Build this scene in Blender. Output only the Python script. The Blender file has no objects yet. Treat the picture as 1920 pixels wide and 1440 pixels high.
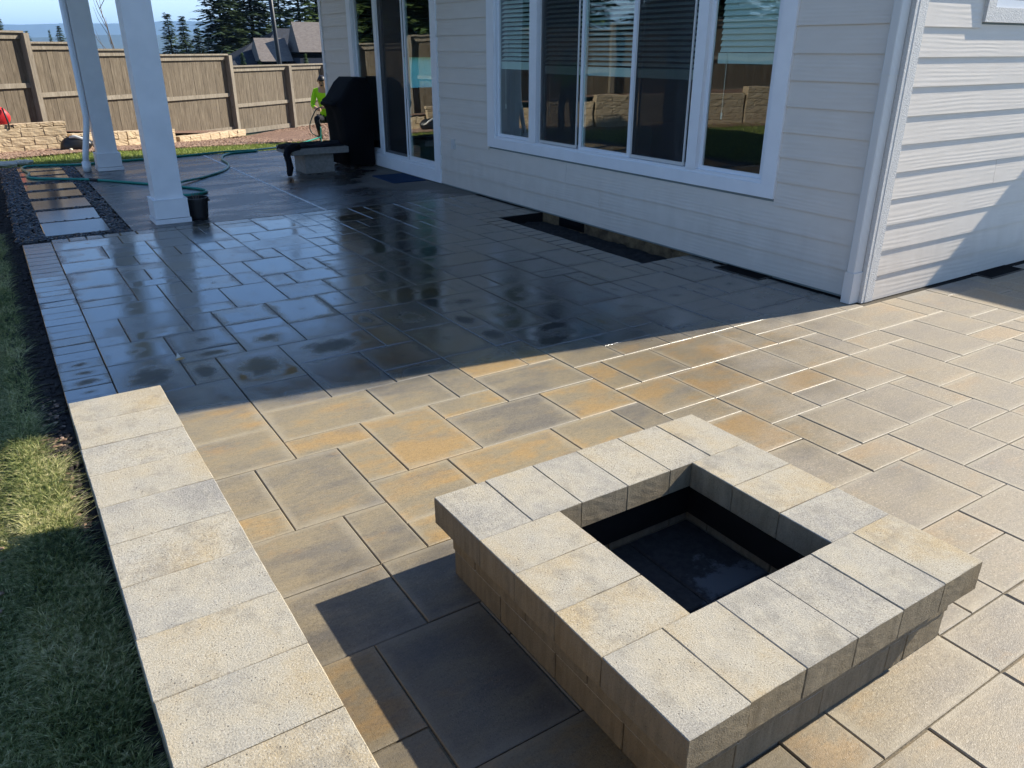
import bpy, bmesh, math, random
import numpy as np
from mathutils import Vector, Matrix, noise as mnoise

R = math.radians
rnd = random.Random(7)
nrs = np.random.RandomState(11)
scn = bpy.context.scene
COL = scn.collection

# ------------------------------------------------------------------ camera
PITCH, YAW, CAMH = 23.35, 32.84, 1.65
cam = bpy.data.cameras.new('camera')
cam.sensor_width = 36.0
cam.lens = 36.0 * 1455.0 / 1920.0
cam.clip_start = 0.05
cam.clip_end = 30000
camo = bpy.data.objects.new('camera', cam)
COL.objects.link(camo)
camo.location = (0, 0, CAMH)
camo.rotation_euler = (R(90 - PITCH), 0, R(-YAW))
scn.camera = camo

# ------------------------------------------------------------------ sky, sun, exposure
SUNV = Vector((1.0, -0.160, 0.722)).normalized()
ELEV = math.asin(SUNV.z)
AZ = math.atan2(SUNV.x, SUNV.y)
world = bpy.data.worlds.new('World')
scn.world = world
world.use_nodes = True
wn = world.node_tree
for n in list(wn.nodes):
    wn.nodes.remove(n)
wo = wn.nodes.new('ShaderNodeOutputWorld')
wb = wn.nodes.new('ShaderNodeBackground')
sk = wn.nodes.new('ShaderNodeTexSky')
sk.sky_type = 'NISHITA'
sk.sun_disc = False
sk.sun_elevation = ELEV
sk.sun_rotation = AZ
sk.altitude = 150
sk.air_density = 0.75
sk.dust_density = 0.0
sk.ozone_density = 4.5
wb.inputs['Strength'].default_value = 0.13
# thin broken cloud, all round the sky
wtc = wn.nodes.new('ShaderNodeTexCoord')
wmp = wn.nodes.new('ShaderNodeMapping')
wmp.inputs['Scale'].default_value = (1.0, 1.0, 4.5)
wnz = wn.nodes.new('ShaderNodeTexNoise')
wnz.inputs['Scale'].default_value = 3.2
wnz.inputs['Detail'].default_value = 7
wnz.inputs['Roughness'].default_value = 0.58
wrp = wn.nodes.new('ShaderNodeValToRGB')
wrp.color_ramp.elements[0].position = 0.36
wrp.color_ramp.elements[0].color = (0.58, 0.58, 0.58, 1)
wrp.color_ramp.elements[1].position = 0.78
wrp.color_ramp.elements[1].color = (0.85, 0.85, 0.85, 1)
wmx = wn.nodes.new('ShaderNodeMix')
wmx.data_type = 'RGBA'
wmx.inputs[7].default_value = (5.6, 6.8, 7.9, 1)
wn.links.new(wtc.outputs['Generated'], wmp.inputs['Vector'])
wn.links.new(wmp.outputs['Vector'], wnz.inputs['Vector'])
wn.links.new(wnz.outputs['Fac'], wrp.inputs['Fac'])
wsx = wn.nodes.new('ShaderNodeSeparateXYZ')
wmr = wn.nodes.new('ShaderNodeMapRange')
wmr.interpolation_type = 'SMOOTHSTEP'
wmr.inputs['From Min'].default_value = 0.02
wmr.inputs['From Max'].default_value = 0.24
wmr.inputs['To Min'].default_value = 1.0
wmr.inputs['To Max'].default_value = 0.0
wmu = wn.nodes.new('ShaderNodeMath')
wmu.operation = 'MULTIPLY'
wn.links.new(wtc.outputs['Generated'], wsx.inputs[0])
wn.links.new(wsx.outputs['Z'], wmr.inputs['Value'])
wn.links.new(wrp.outputs['Color'], wmu.inputs[0])
wn.links.new(wmr.outputs['Result'], wmu.inputs[1])
wn.links.new(wmu.outputs[0], wmx.inputs[0])
wn.links.new(sk.outputs['Color'], wmx.inputs[6])
wn.links.new(wmx.outputs[2], wb.inputs['Color'])
wn.links.new(wb.outputs['Background'], wo.inputs['Surface'])

sun = bpy.data.lights.new('sun', 'SUN')
sun.energy = 5.0
sun.angle = R(0.53)
sun.color = (1.0, 0.93, 0.80)
suno = bpy.data.objects.new('sun', sun)
COL.objects.link(suno)
suno.rotation_euler = (-SUNV).to_track_quat('-Z', 'Y').to_euler()
suno.location = SUNV * 60

scn.view_settings.view_transform = 'Standard'
scn.view_settings.look = 'None'
scn.view_settings.gamma = 1.0
scn.view_settings.use_curve_mapping = False
scn.view_settings.exposure = 0.86
scn.render.engine = 'CYCLES'
scn.cycles.use_denoising = True
scn.cycles.max_bounces = 6
scn.cycles.diffuse_bounces = 2
scn.cycles.glossy_bounces = 3
scn.cycles.transmission_bounces = 6
scn.cycles.transparent_max_bounces = 16
scn.cycles.volume_bounces = 0
scn.cycles.caustics_reflective = False
scn.cycles.caustics_refractive = False
scn.cycles.sample_clamp_indirect = 6


# ================================================================== helpers
class NT:
    def __init__(self, name):
        self.m = bpy.data.materials.new(name)
        self.m.use_nodes = True
        self.t = self.m.node_tree
        self.b = self.t.nodes['Principled BSDF']
        self.out = self.t.nodes['Material Output']

    def n(self, typ, **kw):
        nd = self.t.nodes.new(typ)
        for k, v in kw.items():
            if hasattr(nd, k) and k not in nd.inputs:
                setattr(nd, k, v)
            else:
                self.put(nd.inputs[k], v)
        return nd

    def put(self, sock, v):
        if isinstance(v, bpy.types.NodeSocket):
            self.t.links.new(v, sock)
        elif isinstance(v, (tuple, list)) and sock.type == 'RGBA' and len(v) == 3:
            sock.default_value = (*v, 1)
        else:
            sock.default_value = v

    def set(self, **kw):
        for k, v in kw.items():
            self.put(self.b.inputs[k.replace('_', ' ')], v)
        return self

    def pos(self):
        return self.n('ShaderNodeNewGeometry').outputs['Position']

    def gen(self):
        return self.n('ShaderNodeTexCoord').outputs['Generated']

    def objc(self):
        return self.n('ShaderNodeTexCoord').outputs['Object']

    def rand(self):
        return self.n('ShaderNodeObjectInfo').outputs['Random']

    def vmul(self, v, s):
        nd = self.n('ShaderNodeVectorMath', operation='MULTIPLY')
        self.put(nd.inputs[0], v)
        self.put(nd.inputs[1], s)
        return nd.outputs[0]

    def vadd(self, v, s):
        nd = self.n('ShaderNodeVectorMath', operation='ADD')
        self.put(nd.inputs[0], v)
        self.put(nd.inputs[1], s)
        return nd.outputs[0]

    def noise(self, v, scale, detail=4, rough=0.55, dist=0.0):
        nd = self.n('ShaderNodeTexNoise', Vector=v, Scale=scale, Detail=detail, Roughness=rough, Distortion=dist)
        return nd.outputs['Fac']

    def math(self, op, a, b=0.0, c=None, clamp=False):
        nd = self.n('ShaderNodeMath', operation=op)
        nd.use_clamp = clamp
        self.put(nd.inputs[0], a)
        self.put(nd.inputs[1], b)
        if c is not None:
            self.put(nd.inputs[2], c)
        return nd.outputs[0]

    def smooth(self, v, a, b, to0=0.0, to1=1.0):
        nd = self.n('ShaderNodeMapRange', interpolation_type='SMOOTHSTEP')
        self.put(nd.inputs['Value'], v)
        self.put(nd.inputs['From Min'], a)
        self.put(nd.inputs['From Max'], b)
        self.put(nd.inputs['To Min'], to0)
        self.put(nd.inputs['To Max'], to1)
        return nd.outputs['Result']

    def ramp(self, f, stops):
        nd = self.n('ShaderNodeValToRGB')
        e = nd.color_ramp.elements
        while len(e) < len(stops):
            e.new(0.5)
        for i, (p, c) in enumerate(stops):
            e[i].position = p
            e[i].color = (*c, 1)
        self.put(nd.inputs['Fac'], f)
        return nd.outputs['Color']

    def mix(self, f, a, b, blend='MIX'):
        nd = self.n('ShaderNodeMix', data_type='RGBA', blend_type=blend)
        self.put(nd.inputs[0], f)
        self.put(nd.inputs[6], a)
        self.put(nd.inputs[7], b)
        return nd.outputs[2]

    def bump(self, h, strength=0.3, dist=0.01):
        nd = self.n('ShaderNodeBump', Height=h, Strength=strength, Distance=dist)
        self.put(self.b.inputs['Normal'], nd.outputs['Normal'])
        return nd

    def sep(self, v):
        nd = self.n('ShaderNodeSeparateXYZ')
        self.put(nd.inputs[0], v)
        return nd.outputs


def simple(name, col, rough=0.6, spec=0.5, var=0.0, scale=20, bump=0.0, bscale=120, metal=0.0):
    k = NT(name)
    p = k.pos()
    if var:
        f = k.noise(p, scale, 4)
        k.set(Base_Color=k.ramp(f, [(0.3, tuple(c * (1 - var) for c in col)), (0.7, tuple(min(1, c * (1 + var)) for c in col))]))
    else:
        k.set(Base_Color=col)
    k.set(Roughness=rough, Metallic=metal)
    k.put(k.b.inputs['Specular IOR Level'], spec)
    if bump:
        k.bump(k.noise(p, bscale, 5), bump, 0.01)
    return k.m


def tag(o, label=None, cat=None, group=None, kind=None):
    if label:
        o['label'] = label
    if cat:
        o['category'] = cat
    if group:
        o['group'] = group
    if kind:
        o['kind'] = kind
    return o


def link(name, me, mat=None, parent=None, loc=(0, 0, 0), rot=(0, 0, 0)):
    o = bpy.data.objects.new(name, me)
    COL.objects.link(o)
    o.location = loc
    o.rotation_euler = rot
    if mat is not None and me is not None and not me.materials:
        me.materials.append(mat)
    if parent is not None:
        o.parent = parent
    return o


def thing(name, label, cat, loc=(0, 0, 0), group=None, kind=None):
    o = bpy.data.objects.new(name, None)
    COL.objects.link(o)
    o.location = loc
    o.empty_display_size = 0.1
    return tag(o, label, cat, group, kind)


def mesh(name, V, F, smooth=False):
    me = bpy.data.meshes.new(name)
    me.from_pydata([tuple(v) for v in V], [], F)
    me.update()
    if smooth:
        me.polygons.foreach_set('use_smooth', [True] * len(me.polygons))
    return me


class MB:
    """collects shapes into one mesh"""
    def __init__(self):
        self.V, self.F = [], []

    def add(self, V, F):
        o = len(self.V)
        self.V += [tuple(v) for v in V]
        self.F += [tuple(i + o for i in f) for f in F]
        return self

    def box(self, x0, y0, z0, x1, y1, z1):
        V = [(x0, y0, z0), (x1, y0, z0), (x1, y1, z0), (x0, y1, z0), (x0, y0, z1), (x1, y0, z1), (x1, y1, z1), (x0, y1, z1)]
        F = [(3, 2, 1, 0), (4, 5, 6, 7), (0, 1, 5, 4), (1, 2, 6, 5), (2, 3, 7, 6), (3, 0, 4, 7)]
        return self.add(V, F)

    def prism(self, pts, axis, a, b):
        """extrude a 2D outline along axis ('x','y','z') from a to b"""
        n = len(pts)

        def mk(p, t):
            return {'x': (t, p[0], p[1]), 'y': (p[0], t, p[1]), 'z': (p[0], p[1], t)}[axis]
        V = [mk(p, a) for p in pts] + [mk(p, b) for p in pts]
        F = [tuple(range(n))[::-1], tuple(range(n, 2 * n))]
        F += [(i, (i + 1) % n, n + (i + 1) % n, n + i) for i in range(n)]
        return self.add(V, F)

    def obb(self, p, q, w, h, z0=None):
        """bar from p to q (3D points, centre line), width w sideways, height h"""
        p, q = Vector(p), Vector(q)
        d = (q - p).normalized()
        s = d.cross(Vector((0, 0, 1)))
        s = s.normalized() if s.length > 1e-5 else Vector((1, 0, 0))
        u = s.cross(d).normalized()
        V = []
        for c in (p, q):
            for a, b in ((-1, -1), (1, -1), (1, 1), (-1, 1)):
                V.append(c + s * (a * w / 2) + u * (b * h / 2))
        F = [(0, 1, 2, 3), (7, 6, 5, 4), (0, 4, 5, 1), (1, 5, 6, 2), (2, 6, 7, 3), (3, 7, 4, 0)]
        return self.add(V, F)

    def tube(self, pts, rad, seg=8, caps=True):
        pts = [Vector(p) for p in pts]
        n = len(pts)
        rr = rad if isinstance(rad, (list, tuple)) else [rad] * n
        V, F = [], []
        up = Vector((0, 0, 1))
        t0 = (pts[1] - pts[0]).normalized()
        s = t0.cross(up)
        s = s.normalized() if s.length > 1e-3 else Vector((1, 0, 0))
        for i in range(n):
            t = (pts[min(i + 1, n - 1)] - pts[max(i - 1, 0)]).normalized()
            s = (s - t * s.dot(t))
            s = s.normalized() if s.length > 1e-5 else t.orthogonal().normalized()
            u = t.cross(s)
            for k in range(seg):
                a = 2 * math.pi * k / seg
                V.append(pts[i] + (s * math.cos(a) + u * math.sin(a)) * rr[i])
        for i in range(n - 1):
            for k in range(seg):
                F.append((i * seg + k, i * seg + (k + 1) % seg, (i + 1) * seg + (k + 1) % seg, (i + 1) * seg + k))
        if caps:
            F.append(tuple(range(seg))[::-1])
            F.append(tuple(range((n - 1) * seg, n * seg)))
        return self.add(V, F)

    def lathe(self, prof, c=(0, 0, 0), seg=20):
        V, F = [], []
        for r_, z in prof:
            for k in range(seg):
                a = 2 * math.pi * k / seg
                V.append((c[0] + r_ * math.cos(a), c[1] + r_ * math.sin(a), c[2] + z))
        for i in range(len(prof) - 1):
            for k in range(seg):
                F.append((i * seg + k, i * seg + (k + 1) % seg, (i + 1) * seg + (k + 1) % seg, (i + 1) * seg + k))
        F.append(tuple(range(seg))[::-1])
        F.append(tuple(range((len(prof) - 1) * seg, len(prof) * seg)))
        return self.add(V, F)

    def build(self, name, mat, parent=None, smooth=False, loc=(0, 0, 0)):
        me = mesh(name, self.V, self.F, smooth)
        return link(name, me, mat, parent, loc)


def boxo(name, mat, parent, *b):
    return MB().box(*b).build(name, mat, parent)


def slab_mesh(name, sx, sy, h, cw=0.006, cd=0.005):
    """block centred in plan, top at z=0, with a chamfered rim"""
    hx, hy = sx / 2, sy / 2
    V = [(-hx, -hy, -h), (hx, -hy, -h), (hx, hy, -h), (-hx, hy, -h),
         (-hx, -hy, -cd), (hx, -hy, -cd), (hx, hy, -cd), (-hx, hy, -cd),
         (-hx + cw, -hy + cw, 0), (hx - cw, -hy + cw, 0), (hx - cw, hy - cw, 0), (-hx + cw, hy - cw, 0)]
    F = [(3, 2, 1, 0), (8, 9, 10, 11)]
    for k in range(4):
        j = (k + 1) % 4
        F += [(k, j, 4 + j, 4 + k), (4 + k, 4 + j, 8 + j, 8 + k)]
    return mesh(name, V, F)


def rough_block(name, sx, sy, sz, jit=0.0012, ch=0.004, cuts=6, seed=0, flip=False):
    """bevelled concrete block, origin at the middle of its base, edges slightly uneven"""
    bm = bmesh.new()
    bmesh.ops.create_cube(bm, size=1)
    bmesh.ops.scale(bm, vec=(sx, sy, sz), verts=bm.verts)
    bmesh.ops.translate(bm, vec=(0, 0, sz / 2), verts=bm.verts)
    bmesh.ops.bevel(bm, geom=list(bm.edges), offset=ch, segments=1, affect='EDGES')
    le = [e for e in bm.edges if e.calc_length() > 0.05]
    bmesh.ops.subdivide_edges(bm, edges=le, cuts=cuts, use_grid_fill=True)
    rr = random.Random(seed)
    for v in bm.verts:
        v.co += Vector((rr.gauss(0, jit), rr.gauss(0, jit), rr.gauss(0, jit * 0.4)))
    me = bpy.data.meshes.new(name)
    bm.to_mesh(me)
    bm.free()
    return me


# ================================================================== materials
def stone_colour(k, v, r, sets, sc=2.2, streak=(1.0, 2.2, 1.0)):
    off = k.n('ShaderNodeCombineXYZ', X=k.math('MULTIPLY', r, 71.0), Y=k.math('MULTIPLY', r, 133.0), Z=k.math('MULTIPLY', r, 57.0)).outputs[0]
    vv = k.vadd(k.vmul(v, streak), off)
    a = k.noise(vv, sc, 5, 0.66)
    shift = k.math('MULTIPLY_ADD', r, 0.32, -0.16)
    return vv, k.ramp(k.math('ADD', a, shift), sets)


def make_paver():
    k = NT('paver_concrete')
    p = k.pos()
    x, y, z = k.sep(p)[0:3]
    r = k.rand()
    vv, c = stone_colour(k, p, r, [(0.26, (0.175, 0.155, 0.125)), (0.43, (0.255, 0.213, 0.143)),
                                   (0.57, (0.30, 0.24, 0.145)), (0.70, (0.375, 0.25, 0.11))], 2.6, (1.0, 2.2, 1.0))
    orange = k.smooth(k.noise(vv, 3.0, 5, 0.68), 0.56, 0.72)
    c = k.mix(k.math('MULTIPLY', orange, 0.50), c, (0.39, 0.24, 0.095))
    grey = k.smooth(k.noise(k.vadd(vv, (9, 4, 2)), 2.7, 5, 0.68), 0.52, 0.72)
    c = k.mix(k.math('MULTIPLY', grey, 0.6), c, (0.17, 0.16, 0.14))
    # dryness of the sheet: hosed down towards the porch, drying towards the far right corner
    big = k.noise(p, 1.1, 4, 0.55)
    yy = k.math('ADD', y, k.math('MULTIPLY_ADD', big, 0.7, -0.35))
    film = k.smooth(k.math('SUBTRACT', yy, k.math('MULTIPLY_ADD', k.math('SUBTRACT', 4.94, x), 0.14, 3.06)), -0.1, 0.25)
    t = k.math('ADD', k.math('SUBTRACT', x, k.math('MULTIPLY', k.math('SUBTRACT', y, 2.2), 0.9)), k.math('MULTIPLY_ADD', big, 1.6, -0.8))
    t = k.math('ADD', t, k.math('MULTIPLY_ADD', k.noise(k.vadd(p, (7, 3, 1)), 2.6, 5, 0.6), 4.0, -2.0))
    dry = k.smooth(t, 1.8, 4.0)
    drybase = k.mix(0.55, c, (0.295, 0.25, 0.198))
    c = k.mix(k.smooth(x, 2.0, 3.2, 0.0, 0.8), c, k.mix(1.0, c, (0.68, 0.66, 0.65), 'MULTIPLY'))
    c = k.mix(dry, c, drybase)
    sp = k.noise(p, 150, 3, 0.8)
    c = k.mix(k.math('MULTIPLY', k.smooth(sp, 0.56, 0.70), k.math('MULTIPLY_ADD', dry, 0.45, 0.22)), c, (0.66, 0.59, 0.47))
    c = k.mix(k.math('MULTIPLY', k.smooth(sp, 0.47, 0.33), 0.6), c, (0.085, 0.072, 0.055))
    gr2 = k.noise(k.vmul(p, (1, 2.2, 1)), 34, 3, 0.7)
    c = k.mix(1.0, c, k.ramp(gr2, [(0.3, (0.86, 0.86, 0.86)), (0.5, (1, 1, 1)), (0.7, (1.12, 1.11, 1.1))]), 'MULTIPLY')
    # pale dusty rim where the film dries first
    gx, gy, gz = k.sep(k.gen())[0:3]
    ex = k.math('ABSOLUTE', k.math('SUBTRACT', gx, 0.5))
    ey = k.math('ABSOLUTE', k.math('SUBTRACT', gy, 0.5))
    rim = k.smooth(k.math('ADD', k.math('MAXIMUM', ex, ey), k.math('MULTIPLY_ADD', k.noise(p, 14, 3), 0.10, -0.05)), 0.40, 0.5)
    c = k.mix(k.math('MULTIPLY', k.math('MULTIPLY', rim, 0.30), k.math('SUBTRACT', 1.0, film)), c, (0.48, 0.42, 0.31))
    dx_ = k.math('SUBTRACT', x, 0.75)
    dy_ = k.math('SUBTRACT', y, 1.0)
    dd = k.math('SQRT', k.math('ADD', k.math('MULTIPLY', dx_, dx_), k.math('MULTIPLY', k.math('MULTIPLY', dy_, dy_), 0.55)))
    soak_shade = k.smooth(k.math('ADD', dd, k.math('MULTIPLY_ADD', k.noise(p, 4, 5, 0.6), 0.6, -0.3)), 0.45, 1.05, 0.75, 0.0)  # damp beside the pit, deepened to paint in part of the pit's shadow
    c = k.mix(soak_shade, c, k.mix(1.0, c, (0.36, 0.35, 0.34), 'MULTIPLY'))
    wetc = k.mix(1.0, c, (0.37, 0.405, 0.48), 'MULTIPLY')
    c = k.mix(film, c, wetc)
    # ovals in the middle of some pavers where the film has run off
    rad = k.math('SQRT', k.math('ADD', k.math('MULTIPLY', ex, ex), k.math('MULTIPLY', ey, ey)))
    rad = k.math('ADD', rad, k.math('MULTIPLY_ADD', k.noise(p, 12, 6, 0.65), 0.5, -0.25))
    r2 = k.math('FRACT', k.math('MULTIPLY', r, 17.31))
    near = k.math('MULTIPLY', k.smooth(y, 4.2, 5.3, 1.0, 0.0), k.smooth(x, 2.2, 3.6, 1.0, 0.25))
    size = k.math('MULTIPLY', k.math('MULTIPLY', near, k.smooth(r2, 0.25, 0.6)), 0.36)
    oval = k.smooth(k.math('SUBTRACT', rad, size), -0.20, 0.10, 1.0, 0.0)
    oval2 = k.smooth(k.math('SUBTRACT', rad, size), -0.25, 0.20, 1.0, 0.0)
    wet = k.math('MULTIPLY', film, k.math('SUBTRACT', 1.0, k.math('MULTIPLY', oval, 0.85)))
    r3 = k.math('FRACT', k.math('MULTIPLY', r, 41.7))
    edge = k.smooth(k.math('ADD', k.math('MAXIMUM', ex, ey), k.math('MULTIPLY_ADD', k.noise(p, 7, 4, 0.6), 0.36, -0.18)), 0.34, 0.50)
    wet = k.math('MULTIPLY', wet, k.math('SUBTRACT', 1.0, k.math('MULTIPLY', edge, k.math('MULTIPLY_ADD', r3, 0.55, 0.05))))
    wet = k.math('MULTIPLY', wet, k.math('MULTIPLY_ADD', k.math('FRACT', k.math('MULTIPLY', r, 91.3)), 0.24, 0.78))
    patch = k.smooth(k.noise(k.vadd(p, (3, 8, 0)), 2.3, 3), 0.30, 0.52)
    deep = k.math('MULTIPLY', wet, k.math('MULTIPLY_ADD', patch, 0.35, 0.65))
    deep = k.math('MULTIPLY', deep, k.smooth(k.math('ADD', x, k.math('MULTIPLY_ADD', big, 2.0, -1.0)), 2.4, 3.8, 1.0, 0.72))
    damp = k.math('MULTIPLY', k.math('SUBTRACT', 1.0, k.math('MULTIPLY', dry, 0.8)), k.math('MULTIPLY_ADD', k.smooth(x, 1.8, 3.2), 0.20, 0.10))
    rough = k.math('SUBTRACT', k.math('SUBTRACT', 0.60, damp), k.math('MULTIPLY', deep, 0.50), clamp=True)
    rough = k.math('MAXIMUM', rough, 0.045)
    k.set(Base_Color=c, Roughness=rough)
    k.put(k.b.inputs['Specular IOR Level'], k.math('SUBTRACT', k.math('MULTIPLY_ADD', wet, 0.5, 0.5), k.math('MULTIPLY', k.math('MULTIPLY', oval2, film), 0.42)))
    k.put(k.b.inputs['IOR'], k.math('MULTIPLY_ADD', wet, 0.95, 1.48))
    h = k.math('ADD', k.noise(p, 320, 1, 0.6), k.math('MULTIPLY', k.noise(p, 45, 2), 0.6))
    bm = k.bump(h, 0.3, 0.004)
    k.put(bm.inputs['Strength'], k.math('MULTIPLY_ADD', k.math('MULTIPLY', deep, -1.0), 0.27, 0.29))
    return k.m


def make_capstone(name, dark=1.0):
    k = NT(name)
    p = k.pos()
    r = k.rand()
    S = lambda *c: tuple(v * dark for v in c)
    vv, c = stone_colour(k, p, r, [(0.28, S(0.32, 0.30, 0.265)), (0.43, S(0.43, 0.395, 0.325)),
                                   (0.58, S(0.46, 0.405, 0.305)), (0.74, S(0.46, 0.365, 0.225))], 3.2, (1.2, 1.0, 1.0))
    gr = k.smooth(k.noise(k.vadd(vv, (5, 1, 9)), 3.0, 5, 0.65), 0.50, 0.72)
    c = k.mix(k.math('MULTIPLY', gr, 0.55), c, S(0.255, 0.245, 0.225))
    f = k.noise(p, 230, 4, 0.7)
    c = k.mix(k.math('MULTIPLY', k.smooth(f, 0.54, 0.66), 0.50), c, S(0.68, 0.64, 0.55))
    c = k.mix(k.math('MULTIPLY', k.smooth(f, 0.46, 0.34), 0.70), c, S(0.12, 0.10, 0.085))
    mott = k.noise(k.vadd(vv, (2, 7, 4)), 9.0, 5, 0.68)
    c = k.mix(k.math('MULTIPLY', k.smooth(mott, 0.50, 0.70), 0.42), c, S(0.20, 0.185, 0.16))
    blot = k.noise(p, 38, 4, 0.6)
    c = k.mix(k.math('MULTIPLY', k.smooth(blot, 0.5, 0.72), 0.28), c, S(0.60, 0.54, 0.42))
    pit = k.n('ShaderNodeTexVoronoi', Vector=p, Scale=75.0).outputs['Distance']
    pits = k.smooth(pit, 0.10, 0.17, 1.0, 0.0)
    pits = k.math('MULTIPLY', pits, k.smooth(k.noise(p, 21, 2), 0.52, 0.60))
    c = k.mix(k.math('MULTIPLY', pits, 0.75), c, (0.07, 0.06, 0.05))
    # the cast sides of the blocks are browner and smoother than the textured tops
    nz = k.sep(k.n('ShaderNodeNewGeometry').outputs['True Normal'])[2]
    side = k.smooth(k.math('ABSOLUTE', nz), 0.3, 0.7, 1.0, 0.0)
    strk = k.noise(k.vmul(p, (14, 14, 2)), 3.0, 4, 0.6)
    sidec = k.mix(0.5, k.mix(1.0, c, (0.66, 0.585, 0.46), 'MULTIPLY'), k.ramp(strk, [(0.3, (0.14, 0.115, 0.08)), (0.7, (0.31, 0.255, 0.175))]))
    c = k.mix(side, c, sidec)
    k.set(Base_Color=c, Roughness=0.86)
    k.put(k.b.inputs['Specular IOR Level'], 0.25)
    h = k.math('ADD', k.math('SUBTRACT', f, k.math('MULTIPLY', pits, 0.8)), k.math('MULTIPLY', blot, 0.7))
    k.bump(h, 0.55, 0.006)
    return k.m


def make_siding():
    k = NT('siding_paint')
    p = k.pos()
    x, y, z = k.sep(p)[0:3]
    r = k.rand()
    along = k.math('ADD', x, y)
    v = k.n('ShaderNodeCombineXYZ', X=k.math('MULTIPLY_ADD', r, 31.0, along), Y=k.math('MULTIPLY', r, 7.0), Z=z).outputs[0]
    v2 = k.vmul(v, (2.1, 1.0, 17.0))
    g = k.n('ShaderNodeTexWave', Vector=v2, Scale=0.62, Distortion=9.0, Detail=2.0, wave_type='BANDS', bands_direction='Z')
    k.put(g.inputs['Detail Scale'], 0.55)
    k.put(g.inputs['Detail Roughness'], 0.45)
    fine = k.noise(k.vmul(v, (6.0, 1.0, 90.0)), 4.0, 3, 0.5)
    amt = k.smooth(k.noise(k.vmul(v, (1.2, 1, 5)), 1.6, 2), 0.35, 0.62)
    h = k.math('ADD', k.math('MULTIPLY', g.outputs['Fac'], amt), k.math('MULTIPLY', fine, 0.35))
    dirt = k.smooth(k.math('ADD', z, k.math('MULTIPLY_ADD', k.noise(k.vmul(p, (5, 5, 1.2)), 2.0, 4), 0.8, -0.4)), 0.0, 0.55, 1.0, 0.0)
    c = k.mix(k.math('MULTIPLY', dirt, 0.30), (0.745, 0.665, 0.57), (0.49, 0.42, 0.335))
    c = k.mix(0.10, c, k.ramp(k.noise(k.vmul(p, (3, 3, 9)), 1.5, 4), [(0.3, (0.36, 0.35, 0.34)), (0.7, (0.72, 0.71, 0.69))]))
    k.set(Base_Color=c, Roughness=0.52)
    k.bump(h, 0.22, 0.004)
    return k.m


def make_concrete():
    k = NT('wet_aggregate_concrete')
    p = k.pos()
    x, y, z = k.sep(p)[0:3]
    ag = k.noise(p, 95, 4, 0.8)
    c = k.ramp(ag, [(0.32, (0.009, 0.009, 0.010)), (0.5, (0.026, 0.026, 0.027)), (0.62, (0.07, 0.066, 0.06)), (0.72, (0.24, 0.22, 0.19))])
    n1 = k.noise(p, 1.7, 5, 0.6)
    d = k.math('ADD', k.math('MULTIPLY', k.math('SUBTRACT', x, 4.3), 0.85), k.math('MULTIPLY_ADD', n1, 2.6, -1.3))
    d = k.math('SUBTRACT', d, k.math('MULTIPLY', k.math('ABSOLUTE', k.math('SUBTRACT', y, 9.9)), 0.42))
    dry = k.smooth(d, -0.55, 0.05)
    c = k.mix(dry, c, k.mix(0.6, c, (0.24, 0.22, 0.185)))
    pud = k.smooth(k.noise(k.vmul(p, (0.8, 2.0, 1)), 1.3, 4), 0.42, 0.6)
    rough = k.math('MULTIPLY_ADD', dry, 0.5, k.math('MULTIPLY_ADD', pud, -0.17, 0.33))
    k.set(Base_Color=c, Roughness=rough)
    k.put(k.b.inputs['Specular IOR Level'], k.math('MULTIPLY_ADD', dry, -0.6, 1.0))
    k.put(k.b.inputs['IOR'], 1.55)
    bm = k.bump(ag, 0.5, 0.004)
    k.put(bm.inputs['Strength'], k.math('MULTIPLY_ADD', pud, -0.30, 0.85))
    return k.m


def make_fencewood():
    k = NT('fence_wood')
    p = k.pos()
    r = k.rand()
    off = k.n('ShaderNodeCombineXYZ', X=k.math('MULTIPLY', r, 37.0), Y=k.math('MULTIPLY', r, 19.0), Z=k.math('MULTIPLY', r, 11.0)).outputs[0]
    v = k.vadd(k.vmul(p, (1, 1, 0.10)), off)
    g = k.noise(v, 24, 5, 0.65, 1.2)
    c = k.ramp(g, [(0.28, (0.085, 0.064, 0.042)), (0.5, (0.155, 0.122, 0.083)), (0.72, (0.25, 0.205, 0.145))])
    c = k.mix(k.math('MULTIPLY', r, 0.45), c, k.mix(1.0, c, (0.60, 0.57, 0.54), 'MULTIPLY'))
    kn = k.n('ShaderNodeTexVoronoi', Vector=k.vadd(k.vmul(p, (1, 1, 0.5)), off), Scale=5.5).outputs['Distance']
    c = k.mix(k.smooth(kn, 0.045, 0.10, 0.6, 0.0), c, (0.05, 0.035, 0.022))
    k.set(Base_Color=c, Roughness=0.8)
    k.bump(g, 0.3, 0.004)
    return k.m


def make_splitblock():
    k = NT('split_face_block')
    p = k.pos()
    r = k.rand()
    c = k.ramp(k.noise(p, 9, 4, 0.6), [(0.3, (0.42, 0.31, 0.19)), (0.55, (0.53, 0.41, 0.265)), (0.75, (0.62, 0.49, 0.33))])
    c = k.mix(k.math('MULTIPLY', r, 0.35), c, (0.52, 0.40, 0.27))
    k.set(Base_Color=c, Roughness=0.9)
    k.bump(k.noise(p, 30, 5, 0.6), 0.4, 0.02)
    return k.m


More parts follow.
